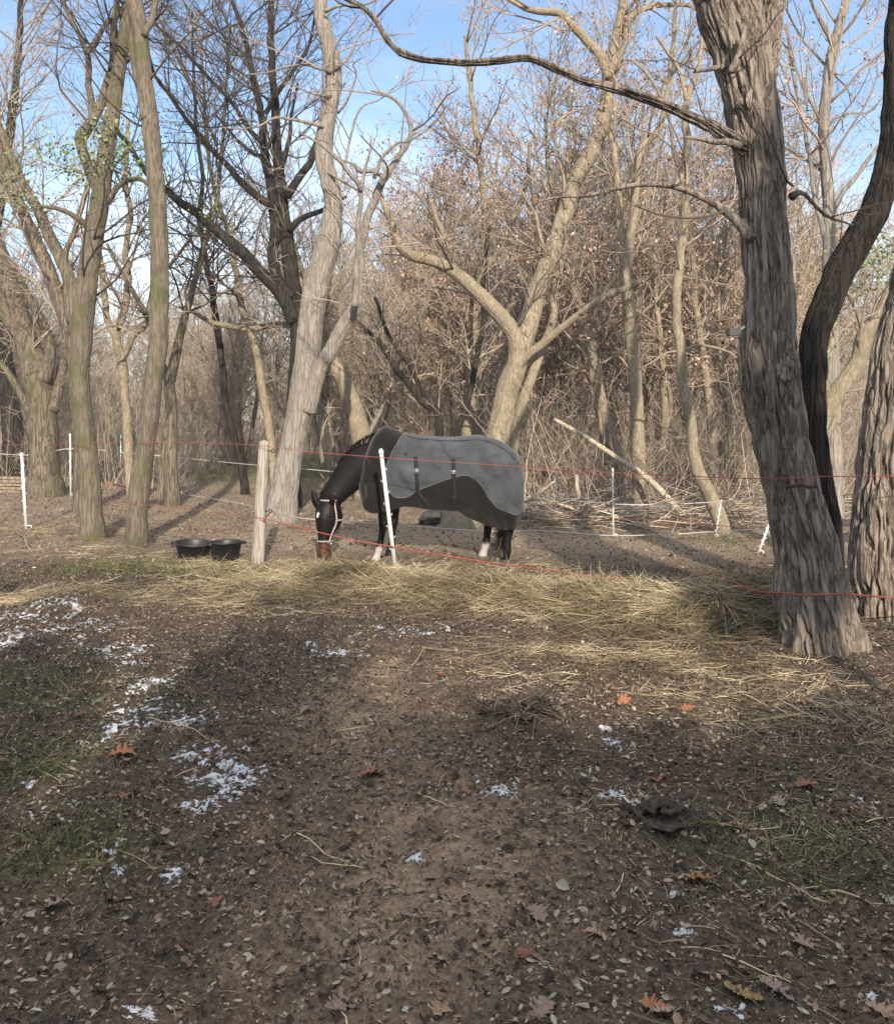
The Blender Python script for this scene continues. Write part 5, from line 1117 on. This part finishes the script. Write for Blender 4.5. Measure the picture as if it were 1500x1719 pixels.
cord('low red cord at the back fence near the brushwood', [(960, 866, 13.2), (1029, 872, 12.3), (1110, 870, 12), (1200, 882, 12.2), (1290, 890, 11)], .004, RC)
cord('red cord in front of the right-edge trunk gap above the boards', [(1330, 870, 11), (1380, 876, 10.5), (1440, 882, 10), (1520, 886, 9.6)], .005, RC)
cord('upper white tape of the back fence right of the horse', [(880, 826, 13.4), (940, 838, 13), (1029, 846, 12.25), (1110, 847, 12.1), (1200, 843, 12), (1295, 834, 11), (1400, 826, 10)], .006, WT, 'white_band', flat=True)
cord('lower white tape of the back fence right of the horse', [(900, 896, 12.8), (1029, 899, 12.22), (1120, 897, 12), (1200, 893, 12), (1285, 887, 10.9)], .006, WT, 'white_band', flat=True)
cord('grey-white tape passing below the horse belly', [(300, 828, 19), (400, 845, 15.5), (490, 866, 12.7), (570, 874, 12.5), (660, 881, 12.4), (760, 888, 12.4), (830, 893, 12.5), (900, 896, 12.8)], .006, WT, 'white_band', flat=True)
cord('white tape on the far side left of the pale tree', [(301, 768, 19), (360, 774, 17.5), (430, 781, 16.5), (500, 786, 15.5), (620, 798, 14.5)], .006, WT, 'white_band', flat=True)
cord('thin white tape behind the twin trunks', [(-30, 760, 19), (60, 764, 18.6), (119, 752, 18), (210, 760, 18.6), (301, 768, 19)], .008, WT, 'white_band', flat=True)

# ------------------------------------------------------------------ tubs
def tub(label, px, py, d, rx, h, tilt=0.):
    a = P(px, py, d); a[2] = float(gz(a[0], a[1]))-.01
    root = empty('feed_tub', a, label, 'tub'); root.rotation_euler = (tilt, tilt*.6, .4)
    prof = [(0, .012), (.72, .012), (.76, 0), (.8, .02), (.98, h-.012), (1.07, h-.012), (1.08, h), (1.0, h+.004), (.95, h-.01), (.76, .03), (0, .028)]
    n, k = len(prof), 48; an = np.arange(k)*2*PI/k
    v = np.array([[r*rx*math.cos(t), r*rx*.92*math.sin(t), z] for r, z in prof for t in an]); i = np.arange((n-1)*k).reshape(n-1, k); j = np.roll(i, -1, 1)
    m = MB(); m.add(v, np.stack([i, j, j+k, i+k], -1).reshape(-1, 4)); m.build('bucket', M['black_plastic'], root)
    for s in (1, -1):
        g_ = MB(); th = np.linspace(-.5, .5, 10); tube(g_, np.column_stack([s*rx*1.06*np.cos(th)+s*.035*np.cos(th*3), rx*1.0*np.sin(th), np.full(10, h-.02)]), .012, 6); g_.build('handle', M['black_plastic'], root)
tub('wide low black rubber feed tub, left of the two, tilted slightly', 324, 938, 10.35, .215, .20, .09)
tub('taller round black feed tub, right one beside the wooden post', 379, 944, 10.1, .185, .24, 0.)

# ------------------------------------------------------------------ lumber, slabs, box
for i in range(13):
    px = 6 + (i % 3)*17 + random.uniform(-6, 6); a = P(px, 826-6*(i//3)*.9, 19.2 + (i % 3)*.25); a[2] = .05 + .075*(i//3)
    mb = MB(); box(mb, (0, 0, 0), (1.5+random.uniform(-.3, .3), .16, .06), rotm('Z', random.uniform(-.25, .25)) @ rotm('Y', random.uniform(-.05, .05)))
    o = mb.build('plank', M['board'], loc=a, smooth=False); tag(o, 'old brown board in the untidy stack below the gnarled tree', 'plank', 'boards stacked at the far left')
mb = MB(); box(mb, (0, 0, 0), (.36, .55, .05), rotm('Z', .5) @ rotm('Y', .1)); o = mb.build('stone_slab', M['stone'], loc=tuple(G(1275, 1018)+[0, 0, .07]), smooth=False); tag(o, 'grey stone slab at the left foot of the furrowed tree', 'slab')
mb = MB(); v, f = lump(.17, 8, (1.2, .8, .35), 20, .3); mb.add(v, f); o = mb.build('stone', M['stone'], loc=tuple(G(1205, 1012)+[0, 0, .06])); tag(o, 'flat grey stone half sunk behind the hay mound', 'stone')
mb = MB(); box(mb, (0, 0, 0), (.40, .14, .06), rotm('Z', .12)); box(mb, (-.05, .02, .05), (.3, .08, .03), rotm('Z', .2)); o = mb.build('dark_plank', M['dark_board'], loc=tuple(G(1283, 992)+[0, 0, .1]), smooth=False); tag(o, 'short blackish plank poking out left of the furrowed trunk', 'plank')
mb = MB(); box(mb, (0, 0, 0), (.75, .2, .07), rotm('Z', -.1)); box(mb, (.0, .02, -.18), (.7, .12, .1), rotm('Z', -.1)); o = mb.build('dark_beam', M['dark_board'], loc=tuple(P(1412, 878, 10.6)), smooth=False); tag(o, 'dark beam lying between furrowed trunk and right-edge trunk', 'beam')
r = empty('trail_camera', P(1231, 557, 5.9), 'small black box on a pale bracket at the left side of furrowed trunk', 'box')
mb = MB(); box(mb, (0, 0, 0), (.075, .07, .05), rotm('Y', -.12)); box(mb, (-.03, 0, -.005), (.03, .05, .035)); mb.build('housing', M['black_plastic'], r, smooth=False)
mb = MB(); box(mb, (.05, 0, .02), (.055, .03, .012), rotm('Y', -.7)); mb.build('bracket', M['stone'], r, smooth=False)
mb = MB(); a = P(180, 790, 24); box(mb, (0, 0, 0), (.8, .05, .55), rotm('Z', .2)); o = mb.build('green_sheet', M['green_sheet'], loc=tuple(P(222, 745, 24)), smooth=False); tag(o, 'green tarpaulin panel glimpsed between the twin trunks', 'panel')
# post carrying the green panel
# ------------------------------------------------------------------ light, sky, camera
sun = bpy.data.lights.new('sun', 'SUN'); sun.energy = 3.8; sun.angle = math.radians(.6); sun.color = (1., .89, .74)
so = bpy.data.objects.new('sun', sun); COL.objects.link(so)
dv = Vector((-math.sin(SUN_AZ)*math.cos(SUN_EL), math.cos(SUN_AZ)*math.cos(SUN_EL), -math.sin(SUN_EL)))
so.rotation_euler = dv.to_track_quat('-Z', 'Y').to_euler()
wd = bpy.data.worlds.new('World'); SC.world = wd; wd.use_nodes = True
nt = wd.node_tree; bg = nt.nodes['Background']
sk = nt.nodes.new('ShaderNodeTexSky'); sk.sky_type = 'NISHITA'; sk.sun_disc = False; sk.sun_elevation = SUN_EL; sk.sun_rotation = math.atan2(-dv.x, -dv.y); sk.air_density = 1.; sk.dust_density = .3; sk.ozone_density = 2.
tc = nt.nodes.new('ShaderNodeTexCoord'); mp = nt.nodes.new('ShaderNodeMapping'); mp.inputs['Scale'].default_value = (1.2, 1.2, 3.2)
nz = nt.nodes.new('ShaderNodeTexNoise'); nz.inputs['Scale'].default_value = 1.6; nz.inputs['Detail'].default_value = 8; nz.inputs['Roughness'].default_value = .55
nt.links.new(tc.outputs['Generated'], mp.inputs[0]); nt.links.new(mp.outputs[0], nz.inputs[0])
cl = ramp(nt, nz.outputs['Fac'], [(.46, (.0, .0, .0)), (.78, (.45, .45, .45))])
sx = nt.nodes.new('ShaderNodeSeparateXYZ'); nt.links.new(tc.outputs['Generated'], sx.inputs[0])
up = nt.nodes.new('ShaderNodeMapRange'); up.inputs[1].default_value = .42; up.inputs[2].default_value = .8; up.inputs[3].default_value = 0; up.inputs[4].default_value = .6; nt.links.new(sx.outputs['Z'], up.inputs[0])  # white cloud above the view, added as neutral fill light
ad = nt.nodes.new('ShaderNodeMath'); ad.use_clamp = True; nt.links.new(cl, ad.inputs[0]); nt.links.new(up.outputs[0], ad.inputs[1])
c = mixc(nt, ad.outputs[0], sk.outputs[0], (9.0, 8.8, 8.6)); nt.links.new(c, bg.inputs[0]); bg.inputs[1].default_value = .115

HAZE = .0010
if HAZE:
    mb = MB(); lo, hi = np.array([-165., -65., -4.]), np.array([165., 325., 24.]); box(mb, (lo+hi)/2, hi-lo)
    hm, hnt, hb = new_mat('haze_air'); hnt.nodes.remove(hb); pv = hnt.nodes.new('ShaderNodeVolumePrincipled'); pv.inputs['Density'].default_value = HAZE; pv.inputs['Color'].default_value = (.9, .92, .95, 1); pv.inputs['Anisotropy'].default_value = 0.
    hnt.links.new(pv.outputs[0], hnt.nodes['Material Output'].inputs['Volume']); o = mb.build('haze', hm, smooth=False); tag(o, kind='stuff')
cam = bpy.data.cameras.new('camera'); co = bpy.data.objects.new('camera', cam); COL.objects.link(co); SC.camera = co
co.location = (0, 0, CH); co.rotation_euler = (PI/2, 0, 0)
cam.sensor_fit = 'VERTICAL'; cam.sensor_height = 36; cam.lens = F/1719*36; cam.shift_y = -(859.5-HZ)/1719
cam.clip_start = .05; cam.clip_end = 1000
SC.view_settings.view_transform = 'Standard'; SC.view_settings.look = 'None'; SC.view_settings.exposure = .98; SC.view_settings.gamma = 1
SC.cycles.use_denoising = True; SC.cycles.denoiser = 'OPENIMAGEDENOISE'; SC.cycles.denoising_prefilter = 'ACCURATE'; SC.cycles.denoising_input_passes = 'RGB_ALBEDO_NORMAL'; SC.cycles.max_bounces = 5; SC.cycles.diffuse_bounces = 3
